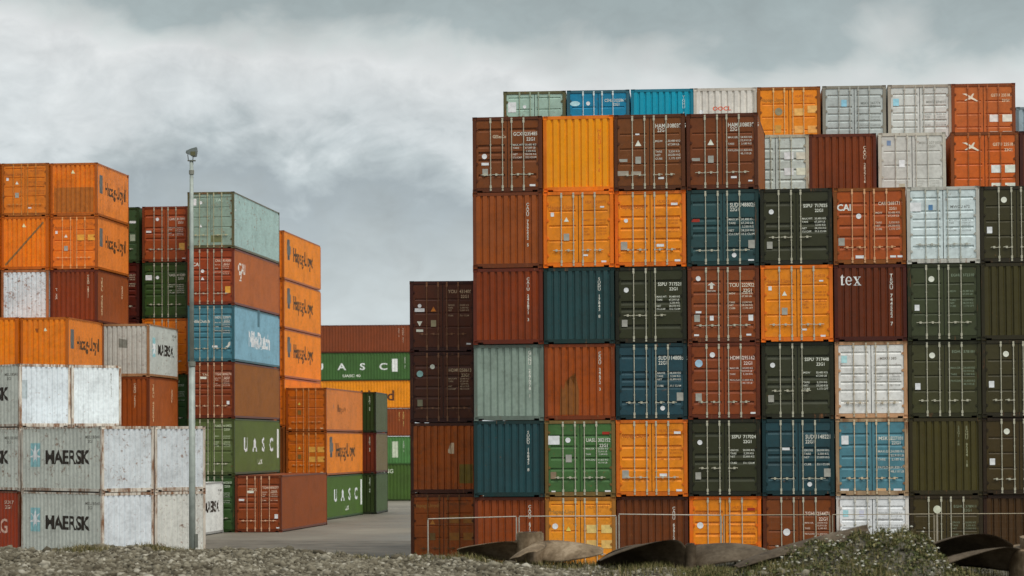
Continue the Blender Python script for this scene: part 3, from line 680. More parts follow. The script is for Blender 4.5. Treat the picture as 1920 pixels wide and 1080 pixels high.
# third line, seven high
S3 = lambda px: 47.8 + (px - 946) * (.8 / 964)
E3 = [946.5, 1066, 1186.5, 1304.5, 1424, 1547, 1670, 1789.5, 1911]
T3 = [('pale mint doors with white square label, top back row', 'D4', MI, dict(rust=.35, frame_rgb=(86,84,62), rod_rgb=(140,150,130), marks=(('s','q',.14,.24,.2,'w'),circ(.34,.235,'w',.07),('tab',(190,196,180),.45,1.0)))),
      ('blue doors with white oval emblem, top back row', 'D2', BL2, dict(frame_rgb=(50,90,104), rod_rgb=(190,200,200), marks=(('P',[(x*2.0,y) for x,y in circle_pts(.10)],.13,.20,(170,205,215)),circ(.34,.20,'w',.08),('T','CSNU 202286 8\n         22G1',.60,.13,.16,WHITE,.012,.8),('tab',WHITE,.38,1.0),wide(.13,.42,'w',.09)))),
      ('bright cyan corrugated end in the top back row', 'E', CY, dict(rust=.02, stain=.15, frame_rgb=(12,110,132), marks=(('v','TGHU 5128',.84,.10,.16,(190,226,230)),))),
      ('light grey corrugated end lettered in red, top back row', 'E', LG, dict(rust=.08, frame_rgb=(176,168,158), marks=(('T','OOCL',.30,.27,.22,(208,84,50),.022,1.15),circ(.12,.36,'w',.09)))),
      ('orange doors in the top back row beside grey doors', 'D2', (206,120,26), dict(rust=.12, frame_rgb=(130,76,34), rod_rgb=(196,160,110), marks=(('T','Hapag-Lloyd',.05,.16,.19,(150,96,30),.012,.95),('T','HLXU 258022\n      22G1',.60,.12,.13,(170,90,30),.01,.9),circ(.34,.37,(130,120,96),.15),sq(.33,.63,(180,130,60),.15),('s','r',.66,.38,.14,(224,160,90)),('s','r',.87,.34,.14,(224,160,90)),('s','r',.66,.64,.14,(214,150,80)),('s','r',.87,.64,.14,(214,150,80))))),
      ('grey doors with blue star label, right of orange top doors', 'D3', GY, dict(rust=.12, frame_rgb=(126,122,112), rod_rgb=(150,150,142), marks=(sq(.34,.26,(130,180,200),.13),('T','MSKU 265774\n         22G1',.60,.24,.13,(104,108,104),.008,1.0),('tab',(120,124,120),.42,1.0)))),
      ('whiter grey doors with star label, left of top orange red', 'D3', (182,184,180), dict(rust=.16, frame_rgb=(150,142,130), rod_rgb=(160,156,146), marks=(sq(.13,.26,(140,190,205),.14),('T','MSKU 274811',.60,.24,.13,(120,120,114),.008,1.0),('tab',(130,132,128),.42,1.0)))),
      ('top orange red doors with white winged emblem, highest right', 'D2', ORR, dict(rust=.25, rod_rgb=(146,84,52), frame_rgb=(116,62,38), marks=WMARK))]
for i, (desc, front, color, kw) in enumerate(T3):
    fl = spot(E3[i], S3(E3[i]))
    container(desc, front, color, corner=fl, which='FL', yaw=-4.4, base=6*LV, W=2.46, group='containers of the top back row', **kw)
    for lev in range(6):
        container('container wholly hidden behind the tall wall', None, BR, corner=fl, which='FL', yaw=-4.4, base=lev*LV, W=2.42, **FILL)
# one more line showing as a sliver at the right edge
fl = spot(1911, 45.3)
container('pale grey blue container sliver past the top right corner', 'E', (140, 156, 164), corner=fl, which='FL', yaw=-4.4, base=6*LV, group='containers of the fourth row')
for lev in range(6):
    container('container wholly hidden behind the tall wall', None, BR, corner=fl, which='FL', yaw=-4.4, base=lev*LV, **FILL)

# ------------------------------------------------------------------ stacks of the left half
HC = 2.915
def stack(corner, yaw, items, L=6.058, W=2.438, group=None, which='FR', detail=2):
    z = 0.0
    for it in items:
        h, desc, front, color, kw = it
        kw = dict(kw)
        if front is None:
            container(desc or 'container hidden behind the nearer stacks', None, color, L=L, H=h, W=W, corner=corner, which=which, yaw=yaw, base=z, group=FILL['group'] if desc is None else group)
        else:
            kw.setdefault('detail', detail)
            container(desc, front, color, L=L, H=h, W=W, corner=corner, which=which, yaw=yaw, base=z, group=group, **kw)
        z += h
F = lambda h=LV, c=BR: (h, None, None, c, {})
# stack A: forty foot high-cubes, mint on top
HULL = ('s', 'w', .9, .93, .05, 'w')
A_items = [
 (HC, 'green doors at the ground beside the small white container', 'D1', GD, dict(rust=.2, marks=stdmarks('UASU','413310 5',(190,200,180)))),
 (HC, 'green container with wide white letters under the brown side', 'D1', (80,92,58), dict(rust=.2, right='uasc', right_rgb=UG, marks=stdmarks('UASU','413922 1',(180,190,160)))),
 (HC, 'brown container with plain side below the blue one', 'D1', (116,56,30), dict(rust=.25, right_rgb=(132,80,38), rod_rgb=(196,160,130), marks=stdmarks('TGHU','838274 8',(210,180,160),yt=.19,extra=(('T','TAL',.31,.20,.16,CREAM,.01,1.2),wide(.33,.28,'c',.12),sq(.86,.72,'w',.09))))),
 (HC, 'light blue container with white name on its side', 'D1', (64,112,126), dict(rust=.25, right='nile', right_rgb=SB, marks=stdmarks('NIDU','520071 2',yt=.19,extra=(('T','NileDutch',.10,.25,.22,WHITE,.02,1.0),('P',[(-.14,-.1),(0,-.15),(.12,-.02),(.12,.16),(.02,.1),(-.02,-.05)],.86,.70,WHITE),wide(.58,.73,'w',.10))))),
 (HC, 'brick red container lettered CAI under the mint one', 'D1', (136,60,32), dict(rust=.3, right='cai_side', right_rgb=(160,88,48), marks=stdmarks('CAIU','854380 3',(214,180,160),yt=.19,extra=(('T','CAI',.10,.24,.25,WHITE,.03,1.0),circ(.32,.40),('s','t',.32,.53,.09,'w'),sq(.86,.73,(210,150,60),.17))))),
 (HC, 'pale mint container on top of the tall middle stack', 'D4', (128,148,136), dict(rust=.5, right='dashes', right_rgb=(150,172,168), frame_rgb=(84,84,64), rod_rgb=(170,166,136), marks=(('s','r',.10,.18,.17,'w'),circ(.28,.19),('s','t',.28,.60,.09,'w'),circ(.10,.37,(180,220,210),.08),('T','TAL',.6,.12,.18,(180,200,186),.02,1.3),('P',[(-.3,-.18),(.3,-.18),(.3,.18),(-.3,.18)],.62,.83,(104,108,76))))),
]
stack(spot(439.3, 36.6), -5.8, A_items, L=12.192, group='middle stack with the mint container')
# N: single forty foot beside it
stack(spot(527.3, 36.7), -6.8, [(HC, 'brown doors with rust red side, single container on ground', 'D1', (126,62,36), dict(rust=.25, right_rgb=(128,66,30), rod_rgb=(200,160,130), marks=stdmarks('TGHU','838277 4',(220,186,166),yt=.19,extra=(('T','TEX',.29,.22,.20,CREAM,.01,1.2),wide(.33,.29,'c',.12),wide(.14,.43,'w',.10),sq(.88,.72,'w',.11),wide(.91,.92,'w',.06)))))],
      L=12.192, group='single container beside the middle stack')
# B: orange column
B = (222, 118, 34)
stack(spot(533, 31.7), -6.0, [F(), F(HC),
   (HC, 'orange container mostly hidden under three lettered ones', 'D4', (200,100,24), dict(right_rgb=B, rust=.1, detail=1)),
   (HC, 'orange lettered container, third from top of narrow column', 'D4', (200,100,24), dict(right='hapag', right_rgb=(230,122,36), rust=.1, detail=1)),
   (HC, 'orange lettered container, second from top of narrow column', 'D4', (200,100,24), dict(right='hapag', right_rgb=(230,122,36), rust=.1, detail=1)),
   (HC, 'topmost orange lettered container of the narrow column', 'E', (206,108,28), dict(right='hapag', right_rgb=(230,122,36), rust=.04, detail=1))],
   L=12.192, group='narrow orange column')
# C
HM = (('T','Hapag-Lloyd',.06,.17,.18,(140,76,30),.01,.95),('T','HLXU 4182',.60,.12,.13,(130,70,30),.01,.9),('s','t',.33,.36,.08,'y'),sq(.33,.56,(120,90,50),.13),wide(.1,.92,(220,160,110),.06),wide(.88,.92,(220,180,140),.06))
stack(spot(611.6, 31.7), -6.8, [
   (LV, 'green container with white letters on the ground beyond rust side', 'D1', (60,90,50), dict(right='uasc', right_rgb=(70,94,46), rust=.1)),
   (LV, 'lower orange container with lettered side and rusty doors', 'D2', (186,96,26), dict(right='hapag', right_rgb=(204,118,44), rust=.35, rod_rgb=(196,140,90), marks=HM + (('s','r',.64,.40,.16,(206,150,70)),('s','r',.86,.40,.16,(206,150,70)),('s','r',.64,.62,.16,(206,150,70)),('s','r',.86,.62,.16,(206,150,70))))),
   (LV, 'faded upper orange container with small lettering on side', 'D2', (180,92,32), dict(right='hapag_faded', right_rgb=(190,112,58), rust=.35, rod_rgb=(190,130,84), marks=HM))],
   L=12.192, group='orange and green stack by the lane')
# K
vk = lambda s, c=(190, 200, 180): (('v', s, .55, .10, .15, c), ('v', '22G1 60', .83, .10, .17, c))
stack(spot(704.5, 29.2), -4.2, [
   (LV, 'green corrugated end at ground in the narrow lane stack', 'E', (48,60,36), dict(rust=.15, marks=vk('UASU 3412'), right_rgb=(70,84,60), right='hamb')),
   (LV, 'dark red corrugated end amid narrow lane stack', 'E', (98,46,28), dict(rust=.2, marks=vk('TGHU 2518'), right_rgb=(104,92,70), right='hamb')),
   (LV, 'green corrugated end topping the narrow lane stack', 'E', (46,60,36), dict(rust=.15, marks=vk('UASU 1234'), right_rgb=(78,84,64), right='hamb'))],
   group='narrow stack in the lane')
# D: the upper left stacks
DX = 182.5
def dcol(px, items, W=2.36, grp='upper left stacks', s=38.5):
    x, y = spot(px, s); stack((x, y), -6.0, items, W=W, group=grp)
TRI = ('s', 't', .48, .17, .10, (236, 206, 160))
dcol(DX, [F(), F(), F(), F(),
   (LV, 'brown container with rust streaks under two orange ones', 'E', (112,54,28), dict(rust=.25, right='vert_l', right_rgb=(128,66,38), marks=(('v','TEXU 28711',.80,.10,.14,CREAM),('v','T EX',.13,.34,.17,WHITE)))),
   (LV, 'orange doors with lettered side, second of left corner', 'D2', (206,108,34), dict(rust=.2, right='hapag', right_rgb=(202,114,52), rod_rgb=(206,150,96), marks=HAP('311220',(150,80,30))+STICKH[:3]+(('s','r',.64,.40,.14,(222,150,60)),('s','r',.87,.40,.14,(222,150,60))))),
   (LV, 'orange corrugated end with lettered side, top of left corner', 'E', (206,110,34), dict(rust=.18, stain=.45, right='hapag', right_rgb=(206,118,54), marks=(('P',[(-.98,-.62),(.98,-.62),(.98,.6),(-.98,.6)],.5,.69,(160,92,34)),TRI,)))])
nx = DX - 2.395*38.5
dcol(nx, [F(), F(), F(), F(),
   (LV, 'blue white end with heavy rust patches on upper left', 'E', (186,198,204), dict(rust=.62, frame_rgb=(150,100,70), marks=())),
   (LV, 'orange corrugated end crossed by a diagonal grey strap', 'E', (218,114,22), dict(rust=.06, marks=(TRI, ('P',[(-1.0,-1.02),(-.95,-1.1),(.95,.98),(.9,1.05)],.5,.5,(120,92,60))))),
   (LV, 'dull orange doors topping the stack left of the corner', 'D4', (194,108,38), dict(rust=.3, rod_rgb=(180,120,60), marks=HAP('311002',(150,80,30))+STICKH[:4]))])
nx -= 2.395*38.5
dcol(nx, [F(), F(), F(), F(),
   (LV, 'brown sliver at the left picture edge, third from top', 'E', BR, dict()),
   (LV, 'orange sliver at the left picture edge, second from top', 'E', ORD, dict(rust=.1)),
   (LV, 'brownish orange sliver at the left picture edge, topmost', 'E', (180,96,40), dict(rust=.2))])
# E: four high in front of D
stack(spot(127.5, 40.4), -6.0, [F(), F(), F(),
   (LV, 'orange container with lettered side in the middle layer left', 'E', (216,116,30), dict(rust=.12, right='hapag', right_rgb=(206,118,50), marks=(('s','t',.52,.22,.09,(240,210,180)), ('P',[(-.08,.1),(.07,.1),(.02,-.12)],.34,.24,(130,70,30)))))],
   W=2.28, group='left stacks of middle height')
stack(spot(35.5-2.5, 40.4), -6.0, [F(), F(), F(),
   (LV, 'bright orange end cut by the left picture edge', 'E', (226,116,18), dict(rust=.04))], W=2.28, group='left stacks of middle height')
# G
stack(spot(279.5, 38.2), -6.0, [F(), F(LV, WH),
   (LV, 'rust brown container under the weathered grey white one', 'E', (140,70,34), dict(rust=.15, marks=(('v','CAXU 72221',.70,.12,.15,CREAM),), right='vert_l', right_rgb=(144,76,44))),
   (LV, 'weathered grey white container with lettered side, mid left', 'E', (176,174,166), dict(rust=.35, frame_rgb=(150,110,80), right='maersk', right_rgb=(172,174,168), marks=(('P',[(-.22,-.22),(.22,-.25),(.22,.15),(-.22,.22)],.46,.36,(120,120,112)),)))],
   group='left stacks of middle height')
# F2, F1
stack(spot(353, 36.2), -5.8, [F(), F(LV, GD) , (HC, 'dark green doors low behind the lamp mast', 'D1', (56,84,52), dict(rust=.2, marks=stdmarks('UASU','31',(180,190,170)))),
   (HC, 'orange doors peeking out behind the white container', 'D2', (216,114,26), dict(rust=.1)),
   (HC, 'dark green doors with white labels left of the mast', 'D1', (50,70,40), dict(rust=.15, marks=stdmarks('UASU','412280 7',yt=.20,ty=.37,extra=(('s','r',.14,.27,.13,'w'),circ(.33,.27))))),
   (HC, 'red brown doors with yellow label left of the mast', 'D1', (138,66,40), dict(rust=.2, marks=stdmarks('CAIU','817092 4',yt=.20,ty=.37,extra=(circ(.33,.23),wide(.14,.45,'w',.10),sq(.86,.72,(206,160,80),.18),wide(.9,.93,'w',.06)))))],
   L=12.192, group='stacks behind the lamp mast')
stack(spot(260.5, 36.1), -5.8, [F(), F(), F(HC), (HC, 'dark brown doors sliver with yellow label behind orange corner', 'D1', (84,38,26), dict(rust=.2, marks=(('s','q',.88,.5,.15,(190,140,50)), ('tab',CREAM,.2,1.2), circ(.9,.8)))),
   (HC, 'dark brown door sliver between orange corner and green doors', 'D1', (80,36,24), dict(rust=.2, marks=(('tab',CREAM,.2,1.2),))),
   (HC, 'dark green container topping the stack behind orange corner', 'D2', (58,78,56), dict(rust=.1, right_rgb=(70,90,66), marks=(wide(.86,.27,'w',.12),sq(.86,.55,(150,160,140),.17))))],
   L=12.192, group='stacks behind the lamp mast')
# small white container before stack A
x_, y_ = spot(418, 36.7)
container('small white lettered container standing between rusty whites and green doors', 'E', (206,206,202), corner=(x_ - .63, y_ - 6.03), which='FR', yaw=-6.0, rust=.1, right='maersk2', group='single white container')

# W: near rusty white containers, turned
YW = 41.5
P0 = Vector(spot(190, 47.9)); e_ = Vector((math.cos(R(YW)), math.sin(R(YW)))); g_ = Vector((-e_.y, e_.x))
WF = (196, 188, 176); WM = dict(rust=.5, frame_rgb=WF, frame_rust=.95)
def wbox(i, j, lev, desc, front='E', color=(196,201,204), **kw):
    p = P0 + e_ * (i * 2.475) + g_ * (j * 6.20)
    a = dict(WM); a.update(kw)
    container(desc, front, color, corner=p, which='FL', yaw=YW, base=lev*LV, group='near stacks of rusty white containers', **a)
wbox(0, 0, 0, 'lower white container with dark lettered side, near left', left='maersk', right_rgb=(188,189,180), color=(202,207,211), rust=.30)
wbox(0, 0, 1, 'upper white container with blue star and lettered side', left='maersk', right_rgb=(188,189,180))
wbox(1, 0, 0, 'lower streaky white end beside the lamp mast', color=(198,198,192), rust=.48)
wbox(1, 0, 1, 'upper rusty white end directly behind the lamp mast', rust=.44)
wbox(0, 1, 0, 'brick red container with pale letters at bottom left edge', color=(150,62,34), right_rgb=(150,58,30), frame_rgb=(96,44,26), left='sud', rust=.12)
wbox(0, 1, 1, 'grey white container cut by left edge, above brick red', left='maersk', right_rgb=(188,189,180))
wbox(1, 1, 0, 'container hidden behind the nearer stacks', front=None, color=WH)
wbox(1, 1, 1, 'container hidden behind the nearer stacks', front=None, color=WH)
wbox(0, 1, 2, 'third layer white container with grey patch on its end', left='maersk', right_rgb=(188,189,180), rust=.34,
     marks=(('P',[(-.14,-.38),(.14,-.38),(.14,.38),(-.14,.38)],.10,.40,(168,176,178)),))
wbox(1, 1, 2, 'cleanest white end, third layer beside the brown container', color=(206,212,216), rust=.2, marks=(('v','MSKU 2210',.80,.12,.14,(150,152,148)),))

# L: far stack across the end of the lane, long sides on
def side_on(xr, Y, L, H, base, desc, rgb, left=None, rust=.05, marks=None, group='far stack closing the lane'):
    # yaw 90: local -X faces the camera; front end points to the right of the picture
    W = 2.438
    c = (xr, Y)                                       # near right corner: local (-W/2, -L/2)
    th = 88.5
    r = container(desc, 'E', rgb, L=L, H=H, W=W, corner=c, which='FL', yaw=th - 180 if False else th, base=base, rust=rust, left=left, group=group, detail=1)
    if marks:
        for s_, dx, zt, sz, c_ in marks:
            put(r, 'left', (L, H, W), 'number_lettering', m_text("\n".join(s_), sz, .012, ls=.85, ax='CENTER'), L - dx, zt, tm(c_))
    return r
YL = F_PX / 20.05; XR = (771 - 960) / 20.05
vm = lambda c: [("TGHU 241", .75, 2.3, .20, c), ("45G1 0", 1.15, 2.3, .16, c)]
side_on(XR, YL, 12.192, LV, 0, 'container hidden behind the nearer stacks', GD)
side_on(XR, YL, 12.192, LV, LV, 'green container with white panel in the far stack', (72,112,66), marks=[("TGHU 2", .75, 2.2, .2, WHITE)])
put(COL.objects[-1].parent, 'left', (12.192, LV, 2.438), 'panel_marking', m_poly([(-.28, -.75), (.28, -.75), (.28, .75), (-.28, .75)]), 12.192-1.55, 1.4, tm((180, 186, 164)))
side_on(XR, YL, 12.192, LV, 2*LV, 'brown side with yellow mark, third layer of far stack', (122,62,38), marks=vm((220,180,110)))
r = side_on(XR, YL, 12.192, LV, 3*LV, 'long orange container partly hidden in the far stack', (226,128,20), rust=.02, marks=None)
put(r, 'left', (12.192, LV, 2.438), 'lettering', m_text("Hapag-Lloyd", 1.35, .018, ax='RIGHT', sx=1.1), 12.192-1.55, 1.85, tm((84, 50, 24)))
side_on(XR, YL, 12.192, LV, 4*LV, 'long green container with white letters in the far stack', (62,92,54), left='uasc_far', marks=[("UASU 41", .6, 2.2, .18, WHITE)])
side_on(XR, YL, 12.192, LV, 5*LV, 'long brown container topping the far stack', (116,60,42), marks=vm((196,170,150)))
# M: nearer green high-cube on the ground at the lane's end
r = side_on((773-960)/23.6, F_PX/23.6, 12.192, HC, 0, 'dark green container on the ground at the end of the lane', (64,86,46), group='lane end container')
put(r, 'left', (12.192, HC, 2.438), 'lettering', m_text("CHINA SHIPPING", .42, .012, sx=1.05), 12.192-4.9, 2.55, tm((196, 200, 180)))
put(r, 'left', (12.192, HC, 2.438), 'emblem', m_poly(circle_pts(.35)), 12.192-2.7, 1.35, tm((130, 110, 50)))

# ------------------------------------------------------------------ lamp mast
mast_m = flat((138, 144, 138), .55, .1, name="galvanised")
mp = spot(359.5, 64.0)
mast = bpy.data.objects.new('floodlight_mast', None); COL.objects.link(mast); mast.location = (mp[0], mp[1], 0)
tag(mast, 'tall grey lamp mast standing in front of the rusty white containers', 'lamp mast')
bm = bmesh.new(); cyl(bm, (0, 0, 0), (0, 0, 6.85), .098, .092, 20); mesh_obj('lower_pole', finish(bm, smooth=True), mast_m, mast)
bm = bmesh.new(); cyl(bm, (0, 0, 6.84), (0, 0, 12.80), .066, .056, 18); mesh_obj('upper_pole', finish(bm, smooth=True), mast_m, mast)
bm = bmesh.new(); cyl(bm, (0, 0, 6.76), (0, 0, 6.90), .112, .106, 20); mesh_obj('collar', finish(bm), flat((110, 112, 104), .6), mast)
bm = bmesh.new(); cyl(bm, (0, 0, 12.40), (0, 0, 12.52), .076, .076, 16); mesh_obj('clamp', finish(bm), flat((120, 120, 112), .6), mast)
bm = bmesh.new(); box(bm, -.11, .12, -.07, .07, 12.79, 12.815); cyl(bm, (-.09, 0, 12.8), (-.11, 0, 12.99), .013, n=6); cyl(bm, (.04, 0, 12.8), (.05, 0, 12.97), .013, n=6)
mesh_obj('bracket', finish(bm), flat((92, 92, 84), .6), mast)
bm = bmesh.new()
pts = [(x*.66, z*.66) for x, z in [(-.24, 0), (-.22, .10), (0, .20), (.24, .26), (.26, .10), (.22, -.14), (.05, -.16), (-.10, -.05)]]
A = [bm.verts.new((x, -.11, 13.02 + z)) for x, z in pts]; Bv = [bm.verts.new((x, .11, 13.02 + z)) for x, z in pts]
bm.faces.new(A); bm.faces.new(Bv[::-1])
for i in range(len(pts)): bm.faces.new((A[i], A[(i+1) % len(pts)], Bv[(i+1) % len(pts)], Bv[i]))
lh = mesh_obj('lamp_housing', finish(bm), flat((104, 110, 108), .45, .3), mast)
bm = bmesh.new(); box(bm, -.015, .13, -.119, -.111, 12.94, 13.06); mesh_obj('lamp_glass', finish(bm), flat((84, 82, 58), .2), lh)
bm = bmesh.new(); box(bm, .085, .16, -.08, .08, 1.45, 1.85); mesh_obj('junction_box', finish(bm), flat((96, 98, 92), .6), mast)

# ------------------------------------------------------------------ site fence of mesh panels
FMET = flat((156, 148, 136), .45, .35, name="fence_metal"); FMET2 = flat((140, 130, 112), .5, .3, name="dull_fence_metal"); fm_ = FMET
def fence_panel(xa, xb, Y, label, tilt=0.0, sag=0.0, ztop=2.24, rr=.017, fm_=None):
    root = bpy.data.objects.new('fence_panel', None); COL.objects.link(root); root.location = ((xa+xb)/2, Y, 0); root.rotation_euler = (0, 0, tilt)
    tag(root, label, 'fence panel', 'mesh fence panels before the tall wall')
    h = (xb - xa)/2 - .02
    for s in (-1, 1):
        bm = bmesh.new(); cyl(bm, (s*h, 0, .08), (s*h, 0, ztop - .02 + (sag if s < 0 else 0)), .021, n=8); mesh_obj('post', finish(bm), fm_, root)
    for z, z2, nm in ((ztop, ztop, 'top_rail'), (.20, .20, 'bottom_rail')):
        bm = bmesh.new(); cyl(bm, (-h, 0, z + (sag if z > 1 else 0)), (h, 0, z2), rr, n=8); mesh_obj(nm, finish(bm), fm_, root)
    bm = bmesh.new()
    nx_ = int(2*h/.16)
    for i in range(1, nx_): x = -h + i*2*h/nx_; box(bm, x-.0007, x+.0007, -.0007, .0007, .2, ztop)
    for i in range(1, 9): z = .2 + i*(ztop-.2)/9; box(bm, -h, h, .0008, .0024, z-.0007, z+.0007)
    mesh_obj('wire_mesh', finish(bm), flat((100, 92, 80), .6, .3), root)
    for s in (-1, 1):
        bm = bmesh.new(); box(bm, s*h-.12, s*h+.12, -.33, .33, 0, .13); mesh_obj('foot_block', finish(bm), flat((96, 92, 86), .9), root)
SF = 62.0
FX = [798.5, 969, 1156, 1352.5, 1556, 1751, 1946]
fl_ = ['leftmost wire fence panel, before the rusty orange doors', 'wire fence panel before the red brown end and yellow orange doors', 'wire fence panel before the dark brown corrugated end',
       'wire fence panel before the orange doors and brown doors', 'wire fence panel before the white doors above the mound', 'rightmost wire fence panel, right of the round sign']
for i in range(6):
    xa, xb = (FX[i]-960)/SF, (FX[i+1]-960)/SF
    fence_panel(xa + .02, xb - .02, F_PX/SF + (.05 if i % 2 else 0), fl_[i], 0.0, sag=(-.06 if i == 0 else (.05 if i == 2 else 0)), ztop=2.24, rr=.017 if i < 3 else .012, fm_=FMET if i < 3 else FMET2)
# round sign on the fence line
sg = bpy.data.objects.new('round_sign', None); COL.objects.link(sg); sg.location = ((1749-960)/61.0, F_PX/61.0 - .55, 0)
tag(sg, 'small blank round pale sign on a thin post before olive doors', 'sign')
bm = bmesh.new(); cyl(bm, (0, 0, 0), (0, 0, 2.35), .022, n=8); mesh_obj('post', finish(bm), fm_, sg)
bm = bmesh.new(); cyl(bm, (0, -.024, 2.36), (0, -.034, 2.36), .12, n=20); mesh_obj('sign_face', finish(bm), flat((190, 190, 170), .6), sg)

# ------------------------------------------------------------------ ground
def yard_mat():
    m, t, b = new_mat('asphalt')
    tc = nd(t, 'ShaderNodeTexCoord')
    def noise(sc, s, d=5, r=.6):
        mp_ = nd(t, 'ShaderNodeMapping'); mp_.inputs['Scale'].default_value = sc; t.links.new(tc.outputs['Object'], mp_.inputs[0])
        n = nd(t, 'ShaderNodeTexNoise'); n.inputs['Scale'].default_value = s; n.inputs['Detail'].default_value = d; n.inputs['Roughness'].default_value = r
        t.links.new(mp_.outputs[0], n.inputs[0]); return n.outputs[0]
    a = noise((.45, .35, 1), .20, 7); c = noise((.35, .9, 1), .9, 8, .7); f = noise((1, 1, 1), 30, 3)
    v = mth(t, 'ADD', mth(t, 'ADD', mth(t, 'MULTIPLY', a, .55), mth(t, 'MULTIPLY', c, .35)), mth(t, 'MULTIPLY', f, .10))
    col = ramp(t, v, [(.36, (.095, .083, .063)), (.50, (.17, .148, .113)), (.64, (.25, .218, .168))])
    t.links.new(col, b.inputs['Base Color'])
    t.links.new(ramp(t, a, [(.35, .45), (.65, .85)]), b.inputs['Roughness'])
    bp = nd(t, 'ShaderNodeBump'); bp.inputs['Strength'].default_value = .3; bp.inputs['Distance'].default_value = .01; t.links.new(f, bp.inputs['Height']); t.links.new(bp.outputs[0], b.inputs['Normal'])
    return m
bm = bmesh.new()
vs = [bm.verts.new(p) for p in ((-3000, -200, 0), (3000, -200, 0), (3000, 6000, 0), (-3000, 6000, 0))]; bm.faces.new(vs)
tag(mesh_obj('ground', finish(bm), yard_mat()), None, None, kind='structure')
# darker resurfaced strip of the yard in front of the lane
pm, t_, b_ = new_mat('dark_asphalt')
tc_ = nd(t_, 'ShaderNodeTexCoord'); n_ = nd(t_, 'ShaderNodeTexNoise'); n_.inputs['Scale'].default_value = .7; n_.inputs['Detail'].default_value = 7; t_.links.new(tc_.outputs['Object'], n_.inputs[0])
t_.links.new(ramp(t_, n_.outputs[0], [(.35, (.088, .074, .054)), (.65, (.165, .142, .108))]), b_.inputs['Base Color']); b_.inputs['Roughness'].default_value = .7
bm = bmesh.new(); vs = []
for i in range(41):
    x = -60 + 3*i; vs.append((x, 119.5 + 1.2*math.sin(x*.31) + .5*math.sin(x*1.1)))
top = [bm.verts.new((x, y, .004)) for x, y in vs]; bot = [bm.verts.new((x, 66, .004)) for x, y in vs]
for i in range(40): bm.faces.new((bot[i], bot[i+1], top[i+1], top[i]))
tag(mesh_obj('pavement', finish(bm), pm), None, None, kind='structure')

bm = bmesh.new()
vs = [bm.verts.new(p) for p in ((-40, 178.6, .004), (10, 179.4, .004), (10, 179.75, .004), (-40, 178.95, .004))]; bm.faces.new(vs)
tag(mesh_obj('road_marking', finish(bm), flat((176, 166, 148), .8)), None, None, kind='structure')
# gravel bank between camera and yard
rng = np.random.default_rng(5)
XC = np.array([-60, -14, -7.5, -2.4, 2.3, 5, 14, 60.]); ZC = np.array([2.10, 2.05, 1.96, 1.73, 1.53, 1.50, 1.46, 1.4])
MX = np.array([3.2, 4.4, 5.4, 6.3, 7.2, 8.0, 8.35, 8.9, 9.6]); MZ = np.array([0, .20, .60, .92, 1.00, 1.02, .80, .34, 0.0])
def bank(x, y):
    x = np.asarray(x, float); y = np.asarray(y, float)
    z = np.interp(x, XC, ZC)
    z = z + .05*np.sin(x*1.7 + .6*y) + .035*np.sin(x*3.9 - y*1.3) + .05*np.sin(y*.9 + x*.35)
    far = np.clip((y - 60.2) / 5.0, 0, 1); far = far*far*(3 - 2*far)
    z = z * (1 - far) - .25*far
    m = np.interp(x, MX, MZ) * np.exp(-((y - 52.0) / 2.3)**2)
    m = m * (1 + .10*np.sin(x*4.3+y*2.1) + .07*np.sin(x*9.1-y*5.3) + .05*np.sin(y*8.7+x*3.1))
    z = z + .30*np.exp(-((y - 59.0)/.8)**2)*np.interp(x, [2.2, 3.2, 5.6, 6.6], [0, 1, 1, 0]) + .30*np.exp(-((y - 53.6)/.7)**2)*np.interp(x, [8.8, 9.5, 12, 13], [0, 1, 1, 0])
    near = np.clip((20 - y)/8, 0, 1)
    return z + m - near*1.5
xs = np.concatenate([np.arange(-60, -13, 1.5), np.arange(-13, 14, .22), np.arange(14, 60.1, 1.5)]); ys = np.concatenate([np.arange(8, 44, 2.0), np.arange(44, 66.6, .3)])
GX, GY = np.meshgrid(xs, ys); GZ = bank(GX, GY)
V = np.stack([GX.ravel(), GY.ravel(), GZ.ravel()], 1); nxx = len(xs); nyy = len(ys)
I = np.arange(nxx*nyy).reshape(nyy, nxx)
Fq = np.stack([I[:-1, :-1].ravel(), I[:-1, 1:].ravel(), I[1:, 1:].ravel(), I[1:, :-1].ravel()], 1)
def np_mesh(name, V, Fc, k):
    me = bpy.data.meshes.new(name)
    me.vertices.add(len(V)); me.vertices.foreach_set('co', V.astype(np.float32).ravel())
    me.loops.add(Fc.size); me.loops.foreach_set('vertex_index', Fc.astype(np.int32).ravel())
    me.polygons.add(len(Fc)); me.polygons.foreach_set('loop_start', np.arange(0, Fc.size, k, dtype=np.int32)); me.polygons.foreach_set('loop_total', np.full(len(Fc), k, dtype=np.int32))
    me.update(calc_edges=True); me.validate()
    return me
def island_mat(name, stops, rough=.9, spec=.2, noise_scale=12, trans=0):
    m, t, b = new_mat(name)
    g_n = nd(t, 'ShaderNodeNewGeometry')
    c = ramp(t, g_n.outputs['Random Per Island'], stops)
    tc = nd(t, 'ShaderNodeTexCoord'); n = nd(t, 'ShaderNodeTexNoise'); n.inputs['Scale'].default_value = noise_scale; n.inputs['Detail'].default_value = 4; t.links.new(tc.outputs['Object'], n.inputs[0])
    mlt = nd(t, 'ShaderNodeMix', data_type='RGBA', blend_type='MULTIPLY'); mlt.inputs[0].default_value = 1
    t.links.new(c, mlt.inputs[6]); t.links.new(ramp(t, n.outputs[0], [(.3, .7), (.7, 1.15)]), mlt.inputs[7])
    t.links.new(mlt.outputs[2], b.inputs['Base Color']); b.inputs['Roughness'].default_value = rough; b.inputs['Specular IOR Level'].default_value = spec
    return m
em, t_, b_ = new_mat('earth')
